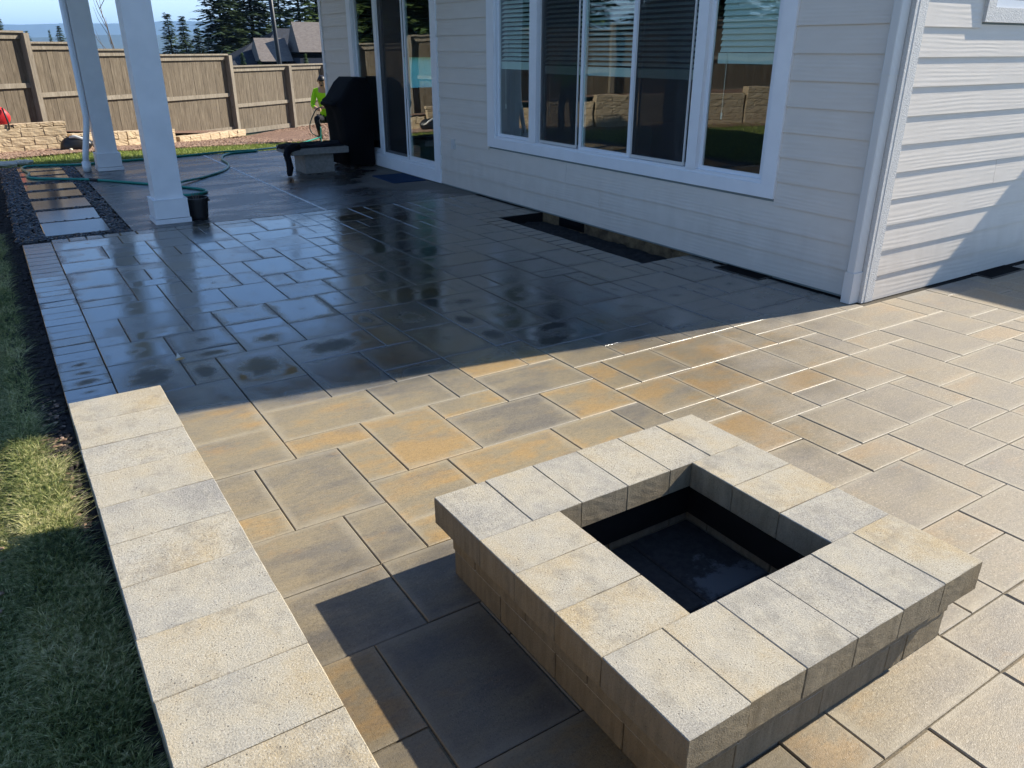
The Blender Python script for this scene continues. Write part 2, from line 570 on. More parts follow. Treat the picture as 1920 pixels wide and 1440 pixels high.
def make_grass(name, cols, scale=55):
    k = NT(name)
    p = k.pos()
    a = k.noise(p, scale, 2, 0.6)
    b = k.noise(p, 3.0, 3)
    c = k.ramp(k.math('ADD', a, k.math('MULTIPLY_ADD', b, 0.5, -0.25)), cols)
    k.set(Base_Color=c, Roughness=0.55)
    k.put(k.b.inputs['Specular IOR Level'], 0.35)
    tr = k.n('ShaderNodeBsdfTranslucent', Color=c)
    mx = k.n('ShaderNodeMixShader')
    k.put(mx.inputs[0], 0.25)
    k.put(mx.inputs[1], k.b.outputs[0])
    k.put(mx.inputs[2], tr.outputs[0])
    k.put(k.out.inputs['Surface'], mx.outputs[0])
    return k.m


def make_ground():
    k = NT('lawn_ground')
    p = k.pos()
    a = k.noise(p, 40, 4, 0.65)
    b = k.noise(p, 1.2, 4)
    c = k.ramp(a, [(0.3, (0.022, 0.030, 0.010)), (0.52, (0.055, 0.085, 0.02)), (0.7, (0.13, 0.16, 0.045))])
    c = k.mix(k.smooth(b, 0.5, 0.7, 0.0, 0.5), c, (0.13, 0.12, 0.05))
    k.set(Base_Color=c, Roughness=0.9)
    k.bump(a, 0.8, 0.04)
    return k.m


def make_soil(name, lo, hi, sc=22):
    k = NT(name)
    p = k.pos()
    a = k.noise(p, sc, 6, 0.7)
    k.set(Base_Color=k.ramp(a, [(0.35, lo), (0.68, hi)]), Roughness=0.9)
    k.bump(a, 0.9, 0.03)
    return k.m


def make_sand():
    k = NT('joint_sand')
    p = k.pos()
    x, y, z = k.sep(p)[0:3]
    a = k.noise(p, 140, 3, 0.7)
    c = k.ramp(a, [(0.35, (0.07, 0.06, 0.045)), (0.68, (0.24, 0.205, 0.155))])
    film = k.smooth(k.math('SUBTRACT', y, k.math('MULTIPLY_ADD', k.math('SUBTRACT', 4.94, x), 0.14, 3.06)), -0.1, 0.2)
    k.set(Base_Color=k.mix(film, c, (0.006, 0.006, 0.007)), Roughness=0.85)
    k.put(k.b.inputs['Specular IOR Level'], 0.2)
    return k.m


def make_glass():
    k = NT('window_glass')
    t = k.n('ShaderNodeBsdfTransparent', Color=(0.90, 0.97, 0.95))
    g = k.n('ShaderNodeBsdfGlossy', Roughness=0.0, Color=(0.95, 1.0, 0.98))
    wob = k.noise(k.vmul(k.pos(), (1, 1, 1)), 2.2, 1)
    bp = k.n('ShaderNodeBump', Height=wob, Strength=0.05, Distance=0.02)
    k.put(g.inputs['Normal'], bp.outputs[0])
    fr = k.n('ShaderNodeFresnel', IOR=1.5)
    f = k.math('MULTIPLY_ADD', fr.outputs[0], 2.2, 0.05, clamp=True)
    f = k.math('MULTIPLY', f, k.math('SUBTRACT', 1.0, k.n('ShaderNodeNewGeometry').outputs['Backfacing']))
    mx = k.n('ShaderNodeMixShader')
    k.put(mx.inputs[0], f)
    k.put(mx.inputs[1], t.outputs[0])
    k.put(mx.inputs[2], g.outputs[0])
    k.put(k.out.inputs['Surface'], mx.outputs[0])
    return k.m


def make_screen():
    k = NT('insect_screen')
    t = k.n('ShaderNodeBsdfTransparent')
    k.set(Base_Color=(0.018, 0.019, 0.022), Roughness=0.7)
    mx = k.n('ShaderNodeMixShader')
    k.put(mx.inputs[0], 0.40)
    k.put(mx.inputs[1], t.outputs[0])
    k.put(mx.inputs[2], k.b.outputs[0])
    k.put(k.out.inputs['Surface'], mx.outputs[0])
    return k.m


def make_foliage(name, lo, mid, hi):
    k = NT(name)
    p = k.pos()
    c = k.ramp(k.noise(p, 1.3, 5, 0.7), [(0.3, lo), (0.5, mid), (0.72, hi)])
    k.set(Base_Color=c, Roughness=0.6)
    k.put(k.b.inputs['Specular IOR Level'], 0.3)
    return k.m


def make_shingle():
    k = NT('roof_shingle')
    p = k.pos()
    a = k.noise(k.vmul(p, (1, 1, 3)), 6, 4, 0.7)
    k.set(Base_Color=k.ramp(a, [(0.3, (0.12, 0.10, 0.09)), (0.7, (0.21, 0.18, 0.16))]), Roughness=0.85)
    return k.m


def make_rail():
    m2 = M0['fence'].copy()
    m2.name = 'fence_rail_wood'
    for nd in m2.node_tree.nodes:
        if nd.type == 'VALTORGB':
            for e, c in zip(nd.color_ramp.elements, ((0.17, 0.14, 0.105), (0.27, 0.23, 0.175), (0.37, 0.325, 0.26))):
                e.color = (*c, 1)
    return m2


M0 = dict(fence=make_fencewood())
M = dict(
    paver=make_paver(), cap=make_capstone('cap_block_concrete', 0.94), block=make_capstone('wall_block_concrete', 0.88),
    siding=make_siding(), concrete=make_concrete(), fence=M0['fence'], rail=make_rail(), split=make_splitblock(),
    ground=make_ground(), glass=make_glass(), screen=make_screen(), shingle=make_shingle(),
    grass=make_grass('grass_blades', [(0.28, (0.04, 0.062, 0.018)), (0.42, (0.15, 0.19, 0.048)), (0.55, (0.40, 0.40, 0.15)), (0.68, (0.70, 0.63, 0.33))]),
    fargrass=make_grass('lawn_blades', [(0.3, (0.14, 0.20, 0.035)), (0.5, (0.27, 0.34, 0.07)), (0.7, (0.46, 0.46, 0.14))], 20),
    soil=make_soil('dark_soil', (0.012, 0.009, 0.008), (0.05, 0.035, 0.027)),
    bedsoil=make_soil('black_soil', (0.004, 0.004, 0.005), (0.016, 0.015, 0.016), 60),
    mulch=make_soil('bark_mulch', (0.08, 0.04, 0.025), (0.36, 0.22, 0.15), 28),
    pebble=None,
    white=simple('white_trim_paint', (0.86, 0.86, 0.86), 0.4, var=0.03, scale=6),
    column=simple('column_paint', (0.85, 0.84, 0.83), 0.45, var=0.05, scale=5, bump=0.05, bscale=60),
    vinyl=simple('white_vinyl', (0.82, 0.83, 0.84), 0.3),
    trimgrey=simple('corner_trim_paint', (0.63, 0.615, 0.585), 0.6, var=0.10, scale=90, bump=0.8, bscale=130),
    spout=simple('downspout_paint', (0.64, 0.63, 0.60), 0.4),
    sand=make_sand(),
    blackfab=simple('black_cover_fabric', (0.005, 0.0055, 0.007), 0.85, 0.12, bump=0.4, bscale=14),
    jacket=simple('black_jacket_cloth', (0.008, 0.008, 0.011), 0.85, 0.2, bump=0.5, bscale=40),
    steel=simple('black_steel', (0.006, 0.006, 0.006), 0.7, 0.3, var=0.3, scale=15),
    plastic=simple('black_plastic', (0.010, 0.010, 0.011), 0.45),
    darkhole=simple('vent_dark', (0.003, 0.003, 0.004), 0.9, 0.1),
    hose=simple('teal_hose', (0.015, 0.25, 0.19), 0.32),
    hosedark=simple('dark_hose', (0.03, 0.05, 0.045), 0.4),
    mat=simple('blue_doormat', (0.012, 0.04, 0.10), 0.9, 0.2, var=0.3, scale=60, bump=0.6, bscale=200),
    slab=simple('bench_concrete', (0.25, 0.235, 0.21), 0.7, var=0.2, scale=25, bump=0.2),
    foundation=make_soil('tan_foundation', (0.07, 0.042, 0.02), (0.22, 0.145, 0.07), 9),
    interior=simple('interior_wall', (0.22, 0.26, 0.26), 0.8),
    floorin=simple('interior_floor', (0.05, 0.04, 0.035), 0.5),
    blind=simple('white_blind', (0.82, 0.86, 0.78), 0.5),
    shade=None,
    red=simple('red_nylon', (0.62, 0.02, 0.025), 0.5, var=0.2, scale=12),
    lime=simple('lime_shirt', (0.42, 0.83, 0.02), 0.8, 0.2, bump=0.3, bscale=30),
    skin=simple('skin', (0.50, 0.29, 0.20), 0.5, 0.4),
    hair=simple('dark_hair', (0.012, 0.008, 0.006), 0.5),
    denim=simple('dark_trousers', (0.018, 0.02, 0.028), 0.85, 0.2),
    boot=simple('brown_boots', (0.10, 0.05, 0.025), 0.6),
    palestone=simple('pale_stone', (0.60, 0.55, 0.44), 0.8, var=0.2, scale=12, bump=0.5, bscale=25),
    bark=simple('conifer_bark', (0.055, 0.04, 0.03), 0.9, 0.2, var=0.3, scale=12, bump=0.6, bscale=18),
    fol1=make_foliage('conifer_needles', (0.02, 0.04, 0.022), (0.05, 0.085, 0.036), (0.11, 0.155, 0.06)),
    fol2=make_foliage('conifer_needles_light', (0.035, 0.065, 0.02), (0.09, 0.145, 0.04), (0.19, 0.25, 0.075)),
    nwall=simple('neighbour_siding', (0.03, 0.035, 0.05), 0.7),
    roofshade=simple('shade_shingle', (0.022, 0.026, 0.036), 0.85, var=0.3, scale=5),  # darker shingle: shade of the sun-away slopes put into the colour
    pole=simple('pole_black', (0.008, 0.008, 0.009), 0.4),
    twig=simple('bare_twig', (0.16, 0.12, 0.09), 0.8),
    stone=simple('stepping_stone_concrete', (0.085, 0.08, 0.072), 0.14, 0.9, var=0.25, scale=8),
    soffit=simple('porch_ceiling', (0.82, 0.82, 0.81), 0.6),
    mount=make_soil('forest_hills', (0.016, 0.028, 0.012), (0.05, 0.065, 0.028), 0.004),
    leaf=simple('dry_leaf', (0.50, 0.30, 0.11), 0.6),
    leafpale=simple('pale_petal', (0.66, 0.64, 0.58), 0.6),
)
kp = NT('river_pebble')
kp.set(Base_Color=kp.ramp(kp.noise(kp.pos(), 28, 1), [(0.32, (0.008, 0.009, 0.011)), (0.52, (0.028, 0.029, 0.033)), (0.66, (0.07, 0.066, 0.06)), (0.76, (0.15, 0.13, 0.10))]), Roughness=0.22)
kp.put(kp.b.inputs['Specular IOR Level'], 0.5)
M['pebble'] = kp.m
ks = NT('roller_shade')
ks.put(ks.out.inputs['Surface'], ks.n('ShaderNodeBsdfTranslucent', Color=(0.55, 0.92, 0.92)).outputs[0])
M['shade'] = ks.m

WX = 4.94       # window wall of the house
WY = 3.10       # sunlit end wall of the house
HY1 = 13.38     # far end of the house
GU, GV = 0.1845, 0.1805   # paving module
GX = lambda i: 0.277 + GU * i
GY = lambda j: 1.77 + GV * j


def lawn_z(x, y):
    return -0.06 - 0.045 * min(8.0, max(0.0, x + (y - 15) * 0.8 - 2.5))


# ================================================================== ground
def ground():
    xs = np.concatenate([[-9000, -4000, -1500, -500, -200, -90, -50], np.arange(-34, 42, 1.0), [55, 90, 200, 500, 1500, 4000, 9000]])
    ys = np.concatenate([[-9000, -4000, -1500, -500, -150, -60, -30], np.arange(-14, 46, 1.0), [60, 90, 150, 300, 700, 1500, 3000, 9000]])
    V, F = [], []
    for y in ys:
        for x in xs:
            if -34 <= x <= 41 and -14 <= y <= 45:
                z = lawn_z(x, y) - 0.01
                d = max(0, (y - 0.68 * x - 21)) if x > -1 else max(0, y - 20)
                z -= min(7.0, 0.16 * d)
            else:
                d = math.hypot(max(0, abs(x) - 34), max(0, abs(y) - 40))
                z = -0.5 - (min(7.0, d * 0.12) if y <= 45 else 7.0) - (min(45, 0.03 * max(0, y - 45)) if y > 45 else 0)
            V.append((x, y, z))
    nx = len(xs)
    for j in range(len(ys) - 1):
        for i in range(nx - 1):
            # leave the paved court, the house and the fire pit free of lawn
            if xs[i] >= 1 and xs[i + 1] <= 14 and ys[j] >= -4 and ys[j + 1] <= 14:
                continue
            F.append((j * nx + i, j * nx + i + 1, (j + 1) * nx + i + 1, (j + 1) * nx + i))
    o = link('lawn', mesh('lawn', V, F), M['ground'])
    tag(o, kind='structure')


ground()

# ------------------------------------------------------------------ far hills
def hills(name, y0, depth, zf, x0, x1, n, seed):
    rr = random.Random(seed)
    V, F = [], []
    rows = [0.0, 0.25, 0.5, 0.75, 1.0]
    prof = [0.0, 0.55, 1.0, 0.6, 0.0]
    ph = rr.random() * 50
    for a, pr in zip(rows, prof):
        for i in range(n + 1):
            x = x0 + (x1 - x0) * i / n
            hgt = zf(x) + (mnoise.noise(Vector((x * 0.0016 + ph, a * 1.3, 0))) * 0.30 + mnoise.noise(Vector((x * 0.006 + ph, a * 3, 4))) * 0.10) * zf(x) * 0.8
            V.append((x, y0 + depth * a + mnoise.noise(Vector((x * 0.002, a, ph))) * depth * 0.12, -60 + (hgt + 60) * pr))
    for a in range(len(rows) - 1):
        for i in range(n):
            F.append((a * (n + 1) + i, a * (n + 1) + i + 1, (a + 1) * (n + 1) + i + 1, (a + 1) * (n + 1) + i))
    tag(link(name, mesh(name, V, F, True), M['mount']), kind='structure')


hills('near_hills', 2300, 900, lambda x: 30 + 8 * math.sin(x * 0.002), -3000, 4600, 160, 3)
hills('far_hills', 4400, 1700, lambda x: 118 + 26 * math.sin(x * 0.0011 + 1.0), -5500, 7500, 160, 5)

# ------------------------------------------------------------------ paved court
TRACED = [
    (0, 11, 3, 13), (0, 9, 3, 11), (0, 7, 3, 9), (0, 5, 2, 7), (0, 4, 2, 5), (2, 4, 4, 7), (0, 2, 3, 4), (3, 2, 4, 4), (0, 0, 3, 2), (3, 0, 5, 2),
    (0, -2, 2, 0), (2, -3, 4, 0), (2, -5, 5, -3), (0, -5, 2, -2),
    (3, 10, 5, 12), (3, 8, 6, 10), (6, 8, 8, 10), (8, 8, 9, 10), (5, 10, 7, 13), (7, 11, 9, 13), (7, 10, 9, 11),
    (3, 7, 5, 8), (4, 5, 5, 7), (5, 5, 7, 8), (7, 7, 9, 8), (7, 5, 10, 7), (4, 3, 6, 5), (6, 3, 9, 5), (9, 3, 11, 5), (11, 3, 12, 5), (10, 5, 12, 7),
    (9, 7, 12, 9), (9, 9, 11, 11), (11, 9, 12, 11), (12, 8, 14, 10), (12, 6, 13, 8), (13, 6, 15, 8), (15, 6, 18, 8), (12, 4, 14, 6), (14, 4, 16, 6), (16, 4, 18, 6),
    (16, 3, 18, 4), (16, 2, 18, 3), (14, 2, 16, 4), (12, 3, 14, 4), (12, 1, 14, 3), (18, 6, 19, 8), (19, 6, 21, 7), (19, 7, 21, 8), (18, 4, 20, 6), (20, 4, 21, 6),
    (21, 5, 23, 7), (21, 4, 23, 5), (18, 2, 20, 4), (20, 1, 22, 4), (22, 2, 23, 4), (23, 2, 25, 5), (22, 0, 25, 2), (23, 5, 26, 7), (26, 5, 27, 7), (25, 3, 27, 5),
    (27, 4, 29, 7), (27, 3, 29, 4), (14, 0, 15, 2), (15, 0, 17, 2), (17, 0, 19, 2), (19, 0, 20, 2), (20, -1, 22, 1), (18, -1, 20, 0), (16, -2, 18, 0),
    (14, -1, 16, 0), (12, -1, 14, 1), (12, -3, 15, -1), (15, -3, 16, -1), (12, -4, 14, -3), (16, -4, 18, -2), (14, -5, 16, -3),
    (10, -6, 12, -5), (7, -6, 10, -4), (6, -6, 7, -4), (8, -8, 10, -6),
    (0, 26, 2, 29), (0, 24, 2, 26), (0, 23, 2, 24), (0, 21, 3, 23), (2, 23, 3, 25), (0, 19, 1, 21), (0, 18, 1, 19), (1, 19, 3, 21), (1, 18, 3, 19), (0, 16, 2, 18), (0, 13, 2, 16),
    (3, 18, 4, 20), (3, 21, 5, 23), (3, 20, 5, 21), (0, 31, 2, 34), (0, 29, 3, 31), (2, 16, 4, 18), (4, 18, 6, 20), (4, 17, 6, 18), (4, 15, 6, 17), (2, 15, 4, 16),
    (2, 13, 3, 15), (3, 12, 5, 15), (5, 13, 8, 15), (6, 15, 8, 17), (6, 17, 8, 20), (8, 18, 9, 20), (5, 20, 7, 23), (6, 23, 7, 25), (4, 23, 6, 25), (7, 22, 8, 24), (8, 22, 10, 24),
    (7, 24, 9, 27), (7, 20, 9, 22), (9, 24, 10, 26), (9, 26, 11, 28), (9, 28, 11, 29), (8, 27, 9, 29), (6, 27, 8, 30), (7, 30, 8, 32), (8, 29, 11, 31), (9, 31, 12, 33), (8, 31, 9, 33),
    (10, 33, 12, 36), (8, 33, 10, 35), (10, 25, 12, 26), (10, 23, 12, 25), (9, 20, 11, 22), (15, 17, 17, 19), (17, 18, 19, 20), (17, 17, 19, 18), (14, 19, 17, 21), (17, 20, 19, 22),
    (18, 15, 19, 17), (19, 15, 21, 18), (20, 13, 22, 15), (19, 13, 20, 15), (22, 13, 24, 15), (19, 11, 21, 13), (16, 11, 19, 13), (21, 11, 22, 13), (22, 11, 24, 13), (19, 10, 21, 11),
    (17, 9, 19, 11), (19, 8, 21, 10), (17, 8, 19, 9),
]
BED = (4.385, 4.77, 7.06)     # planting bed against the wall: x0, y0, y1


def cell_open(i, j):
    x, y = GX(i + 0.5), GY(j + 0.5)
    if i < 0 or i > 38 or j < -16 or j > 36:
        return False
    if x > WX - 0.02 and y > WY - 0.05:
        return False
    if i >= 21 and 15 <= j <= 30 and y > 4.5:
        return False                      # bed and its border course
    if i < 4 and j == 36:
        return False                      # short border course
    if i >= 0 and 3 <= i < 10 and False:
        return False
    return True


def lay_pavers():
    taken = {}
    rects = []
    for q in TRACED:
        cells = [(i, j) for i in range(q[0], q[2]) for j in range(q[1], q[3])]
        if all(cell_open(*c) and c not in taken for c in cells):
            for c in cells:
                taken[c] = 1
            rects.append(q)
    shapes = [(2, 3), (3, 2), (2, 2), (2, 1), (1, 2)]
    wts = [3, 3, 4, 1.6, 1.6]
    rr = random.Random(5)
    for j in range(-16, 37):
        for i in range(0, 39):
            if (i, j) in taken or not cell_open(i, j):
                continue
            opts = []
            for (w, h), wt in zip(shapes, wts):
                cs = [(i + a, j + b) for a in range(w) for b in range(h)]
                if all(c not in taken and cell_open(*c) for c in cs):
                    opts.append(((w, h), cs, wt))
            if opts:
                (w, h), cs, _ = rr.choices(opts, [o[2] for o in opts])[0]
            else:
                (w, h), cs = (1, 1), [(i, j)]
            for c in cs:
                taken[c] = 1
            rects.append((i, j, i + w, j + h))
    return rects


F0 = Vector((math.sin(R(YAW)) * math.cos(R(PITCH)), math.cos(R(YAW)) * math.cos(R(PITCH)), -math.sin(R(PITCH))))
R0 = Vector((math.cos(R(YAW)), -math.sin(R(YAW)), 0))
U0 = R0.cross(F0)


def to_px(x, y, z=0):
    v = Vector((x, y, z - CAMH))
    d = v.dot(F0)
    if d < 0.05:
        return None
    return 960 + 1455 * v.dot(R0) / d, 720 - 1455 * v.dot(U0) / d, d


def seen_area(x0, y0, x1, y1):
    c = to_px((x0 + x1) / 2, (y0 + y1) / 2)
    if c is None or not (-500 < c[0] < 2500 and -60 < c[1] < 2100):
        return 0.0
    if not (-60 < c[0] < 1980 and c[1] < 1500):
        return 1e-6
    return (x1 - x0) * (y1 - y0) / c[2] ** 3


court = MB().box(0.041, -1.2, -0.30, 7.6, WY + 0.05, -0.008).box(0.041, WY + 0.051, -0.30, WX + 0.03, BED[1] - 0.001, -0.008) \
    .box(0.041, BED[1], -0.30, BED[0], 8.43, -0.008).box(BED[0] + 0.001, BED[2], -0.30, WX + 0.03, 8.43, -0.008).build('patio_paving', M['sand'])
tag(court, kind='structure')
pav_mesh = {}
items = []
for q in lay_pavers():
    x0, y0, x1, y1 = GX(q[0]), GY(q[1]), GX(q[2]), GY(q[3])
    x1c = min(x1, WX - 0.012) if y0 > WY - 0.05 else x1
    y1c = min(y1, WY - 0.03) if x0 >= WX - 0.1 else y1
    if q[3] >= 37:
        y1c = min(y1c, 8.435)
    items.append((seen_area(x0, y0, x1c, y1c), x0, y0, x1c, y1c))
# border: soldier course down the lawn side, round the bed, and a short course at the pebble strip
bl = 0.1515
yb = -0.9
while yb + bl < 8.45:
    items.append((seen_area(0.04, yb, 0.277, yb + bl), 0.040, yb, 0.2765, yb + bl))
    yb += bl
xb = 0.277
for _ in range(5):
    items.append((seen_area(xb, 8.27, xb + 0.147, 8.43), xb, GY(36) + 0.003, xb + 0.147, 8.435))
    xb += 0.147
nb = 15
ya, yz = BED[1] - 0.255, BED[2] + 0.26
step = (BED[2] - BED[1]) / nb
for t in range(nb):
    items.append((seen_area(4.155, BED[1] + t * step, 4.38, BED[1] + t * step + step), GX(21) + 0.002, BED[1] + t * step, BED[0] - 0.003, BED[1] + (t + 1) * step))
for t in range(5):
    xa = GX(21) + 0.002 + t * (WX - 0.012 - GX(21)) / 5
    xz = GX(21) + 0.002 + (t + 1) * (WX - 0.012 - GX(21)) / 5
    items.append((seen_area(xa, ya, xz, BED[1]), xa, GY(15) + 0.002, xz, BED[1] - 0.003))
    items.append((seen_area(xa, BED[2], xz, yz), xa, BED[2] + 0.003, xz, GY(31) - 0.002))
items.sort(key=lambda t: -t[0])
rest = MB()
for n, (ar, x0, y0, x1, y1) in enumerate(items):
    gap = 0.0042
    sx, sy = round(x1 - x0 - gap, 4), round(y1 - y0 - gap, 4)
    if sx < 0.02 or sy < 0.02:
        continue
    cx, cy, cz = (x0 + x1) / 2, (y0 + y1) / 2, rnd.uniform(-0.0016, 0.0010)
    if n < 300:
        key = (sx, sy)
        if key not in pav_mesh:
            pav_mesh[key] = slab_mesh('paver', sx, sy, 0.06, 0.0030, 0.0026)
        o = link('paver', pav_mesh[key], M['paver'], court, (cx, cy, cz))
        o.rotation_euler = (R(rnd.gauss(0, 0.13)), R(rnd.gauss(0, 0.13)), R(rnd.gauss(0, 0.10)))
    elif ar > 0 or n < 420:
        me = slab_mesh('paver', sx, sy, 0.06, 0.0065, 0.0052)
        rest.add([(v.co.x + cx, v.co.y + cy, v.co.z + cz) for v in me.vertices], [tuple(p.vertices) for p in me.polygons])
        bpy.data.meshes.remove(me)
if rest.V:
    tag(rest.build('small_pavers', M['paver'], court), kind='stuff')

# bed soil against the wall
bs = []
Vb, Fb = [], []
nx_, ny_ = 14, 50
for j in range(ny_ + 1):
    for i in range(nx_ + 1):
        x = BED[0] + (WX + 0.03 - BED[0]) * i / nx_
        y = BED[1] + (BED[2] - BED[1]) * j / ny_
        z = -0.085 + 0.02 * mnoise.noise(Vector((x * 9, y * 9, 0))) + 0.015 * mnoise.noise(Vector((x * 30, y * 30, 3)))
        z -= 0.02 * (i / nx_)
        Vb.append((x, y, z))
for j in range(ny_):
    for i in range(nx_):
        a = j * (nx_ + 1) + i
        Fb.append((a, a + 1, a + nx_ + 2, a + nx_ + 1))
tag(link('planting_bed', mesh('planting_bed', Vb, Fb), M['bedsoil']), kind='structure')

# ------------------------------------------------------------------ concrete slab of the porch
slab = MB().box(1.0, 8.445, -0.25, 2.974, 10.86, -0.001).box(2.990, 8.445, -0.25, WX + 0.02, 10.86, -0.001) \
    .box(1.0, 10.874, -0.25, 2.974, 14.30, -0.001).box(2.990, 10.874, -0.25, WX + 0.02, 14.30, -0.001) \
    .box(1.0, 8.445, -0.25, WX + 0.02, 14.30, -0.02).build('concrete_slab', M['concrete'])
tag(slab, kind='structure')
boxo('joint_glint', M['white'], slab, 2.971, 8.45, -0.02, 2.995, 10.86, 0.002)  # white strip painting the light that glints off the joint edge
boxo('joint_glint', M['white'], slab, 2.971, 10.875, -0.02, 2.995, 14.2, 0.002)

# stepping stone strip
path = boxo('pebble_path', M['soil'], None, 0.0, 8.44, -0.2, 0.998, 14.32, -0.045)
tag(path, kind='structure')
stones = [(8.65, 9.25), (9.39, 9.98), (10.20, 10.77), (11.00, 11.50), (11.69, 12.19), (12.48, 12.97), (13.12, 13.51), (13.64, 14.06)]
for k, (a, b) in enumerate(stones):
    o = link('stepping_stone', slab_mesh('stepping_stone', 0.575, b - a, 0.06, 0.006, 0.006), M['stone'], path, (0.535, (a + b) / 2, 0.004))
    o.rotation_euler = (R((1.7, 1.5, 0.9, 0.3, 0.1, 0.2, -0.1, 0.1)[k]), R(rnd.gauss(0, 0.15)), R(rnd.gauss(0, 0.4)))

ICO = None


def ico():
    global ICO
    if ICO is None:
        bm = bmesh.new()
        bmesh.ops.create_icosphere(bm, subdivisions=1, radius=1.0)
        bm.verts.ensure_lookup_table()
        ICO = (np.array([v.co[:] for v in bm.verts]), np.array([[v.index for v in f.verts] for f in bm.faces]))
        bm.free()
    return ICO


def scatter(name, pts, smin, smax, flat, mat, smooth=True, parent=None):
    bv, bf = ico()
    n = len(pts)
    pts = np.array(pts)
    s = nrs.uniform(smin, smax, (n, 1)) * np.stack([nrs.uniform(0.8, 1.5, n), nrs.uniform(0.7, 1.0, n), nrs.uniform(flat * 0.8, flat * 1.2, n)], 1)
    a = nrs.uniform(0, 6.283, n)
    v = bv[None] * s[:, None, :] * nrs.uniform(0.85, 1.15, (n, len(bv), 1))
    c, sn = np.cos(a)[:, None], np.sin(a)[:, None]
    vx = v[..., 0] * c - v[..., 1] * sn
    vy = v[..., 0] * sn + v[..., 1] * c
    vv = np.stack([vx, vy, v[..., 2]], -1) + pts[:, None, :]
    ff = bf[None] + (np.arange(n) * len(bv))[:, None, None]
    me = bpy.data.meshes.new(name)
    me.from_pydata(vv.reshape(-1, 3).tolist(), [], ff.reshape(-1, 3).tolist())
    if smooth:
        me.polygons.foreach_set('use_smooth', [True] * len(me.polygons))
    o = link(name, me, mat, parent)
    return o


pp = []
while len(pp) < 3000:
    x, y = nrs.uniform(0.02, 0.985), nrs.uniform(8.46, 14.3)
    if 0.25 < x < 0.82 and any(a - 0.005 < y < b + 0.005 for a, b in stones):
        continue
    pp.append((x, y, -0.03 + nrs.uniform(0, 0.02)))
tag(scatter('river_pebbles', pp, 0.019, 0.040, 0.62, M['pebble']), 'dark wet river pebbles around the stepping stones', 'pebbles', kind='stuff')
pe = [(nrs.uniform(1.0, 4.6), nrs.uniform(14.31, 14.44), -0.02) for _ in range(700)]
tag(scatter('edge_pebbles', pe, 0.012, 0.028, 0.6, M['pebble']), 'dark pebble edging between the concrete and the far lawn', 'pebbles', kind='stuff')

# soil edge between lawn and paving
soil = boxo('soil_edge', M['soil'], None, -0.20, -1.0, -0.3, 0.039, 14.3, -0.03)
tag(soil, kind='structure')
pc = [(nrs.uniform(-0.17, 0.03), nrs.uniform(2.5, 14.2), -0.032 + nrs.uniform(-0.01, 0.012)) for _ in range(6500)]
tag(scatter('soil_crumbs', [p for p in pc if p[0] < 0.025], 0.006, 0.022, 0.6, M['soil'], False), 'dark crumbly soil along the patio edge', 'soil', kind='stuff')


# ------------------------------------------------------------------ grass
def blades(name, n, fx, hmin, hmax, w, mat, segs=2, lean=0.6):
    P = np.array([fx() for _ in range(n)])
    h = nrs.uniform(hmin, hmax, n)
    a = nrs.uniform(0, 6.283, n)
    ln = nrs.uniform(0.1, 1.0, n) * lean * h * 1.6
    b = a + nrs.normal(0, 0.9, n)
    d = np.stack([np.cos(a), np.sin(a), 0 * a], 1)
    s = np.stack([-np.sin(b), np.cos(b), 0 * b], 1)
    ww = (w * nrs.uniform(0.6, 1.3, n))[:, None]
    rows = []
    for t in range(segs + 1):
        u = t / segs
        ctr = P + d * (ln * u ** 1.6)[:, None]
        ctr[:, 2] += h * u * (1 - 0.35 * u * np.minimum(1, ln / h))
        if t < segs:
            rows += [ctr - s * ww * (1 - u * 0.6) / 2, ctr + s * ww * (1 - u * 0.6) / 2]
        else:
            rows.append(ctr)
    V = np.stack(rows, 1)
    k = V.shape[1]
    base = (np.arange(n) * k)
    F = []
    for t in range(segs):
        if t < segs - 1:
            q = np.stack([base + 2 * t, base + 2 * t + 1, base + 2 * t + 3, base + 2 * t + 2], 1)
            F += q.tolist()
        else:
            q = np.stack([base + 2 * t, base + 2 * t + 1, base + 2 * t + 2], 1)
            F += q.tolist()
    me = bpy.data.meshes.new(name)
    me.from_pydata(V.reshape(-1, 3).tolist(), [], F)
    return link(name, me, mat)


def near_pt():
    while True:
        x = 0.03 - abs(nrs.normal(0, 0.36))
        y = nrs.uniform(0.9, 9.0) if nrs.rand() < 0.55 else nrs.uniform(1.0, 4.2)
        edge = (0.0 if y < 2.6 else -0.05 if y < 3.6 else -0.11) - 0.04 * mnoise.noise(Vector((0, y * 3.1, 0))) - 0.03 * mnoise.noise(Vector((3, y * 11, 0)))
        if x < edge:
            return (x, y, -0.075 if x < -0.2 else -0.035)


tag(blades('lawn_grass', 100000, near_pt, 0.025, 0.075, 0.0046, M['grass'], 3, 1.5), 'long matted green and straw grass beside the seat wall', 'grass', kind='stuff')


def far_pt():
    while True:
        x, y = nrs.uniform(-1.5, 8.5), nrs.uniform(14.42, 19.5)
        lim = (15.9 + 0.22 * x) if x < 2 else 16.3 + 0.55 * (x - 2)
        if x > WX - 0.3 and y < 14.4:
            continue
        if y < lim + 0.15 * mnoise.noise(Vector((x * 2, 0, 0))):
            return (x, y, lawn_z(x, y) - 0.01)


tag(blades('far_lawn_grass', 42000, far_pt, 0.03, 0.07, 0.012, M['fargrass'], 1, 0.6), 'bright sunlit lawn strip beyond the porch', 'grass', kind='stuff')


def left_pt():
    return (nrs.uniform(-9, -0.6), nrs.uniform(8, 15.2), -0.07)


tag(blades('side_lawn_grass', 26000, left_pt, 0.03, 0.07, 0.014, M['fargrass'], 1, 0.6), 'lawn to the side mirrored in the house windows', 'grass', kind='stuff')


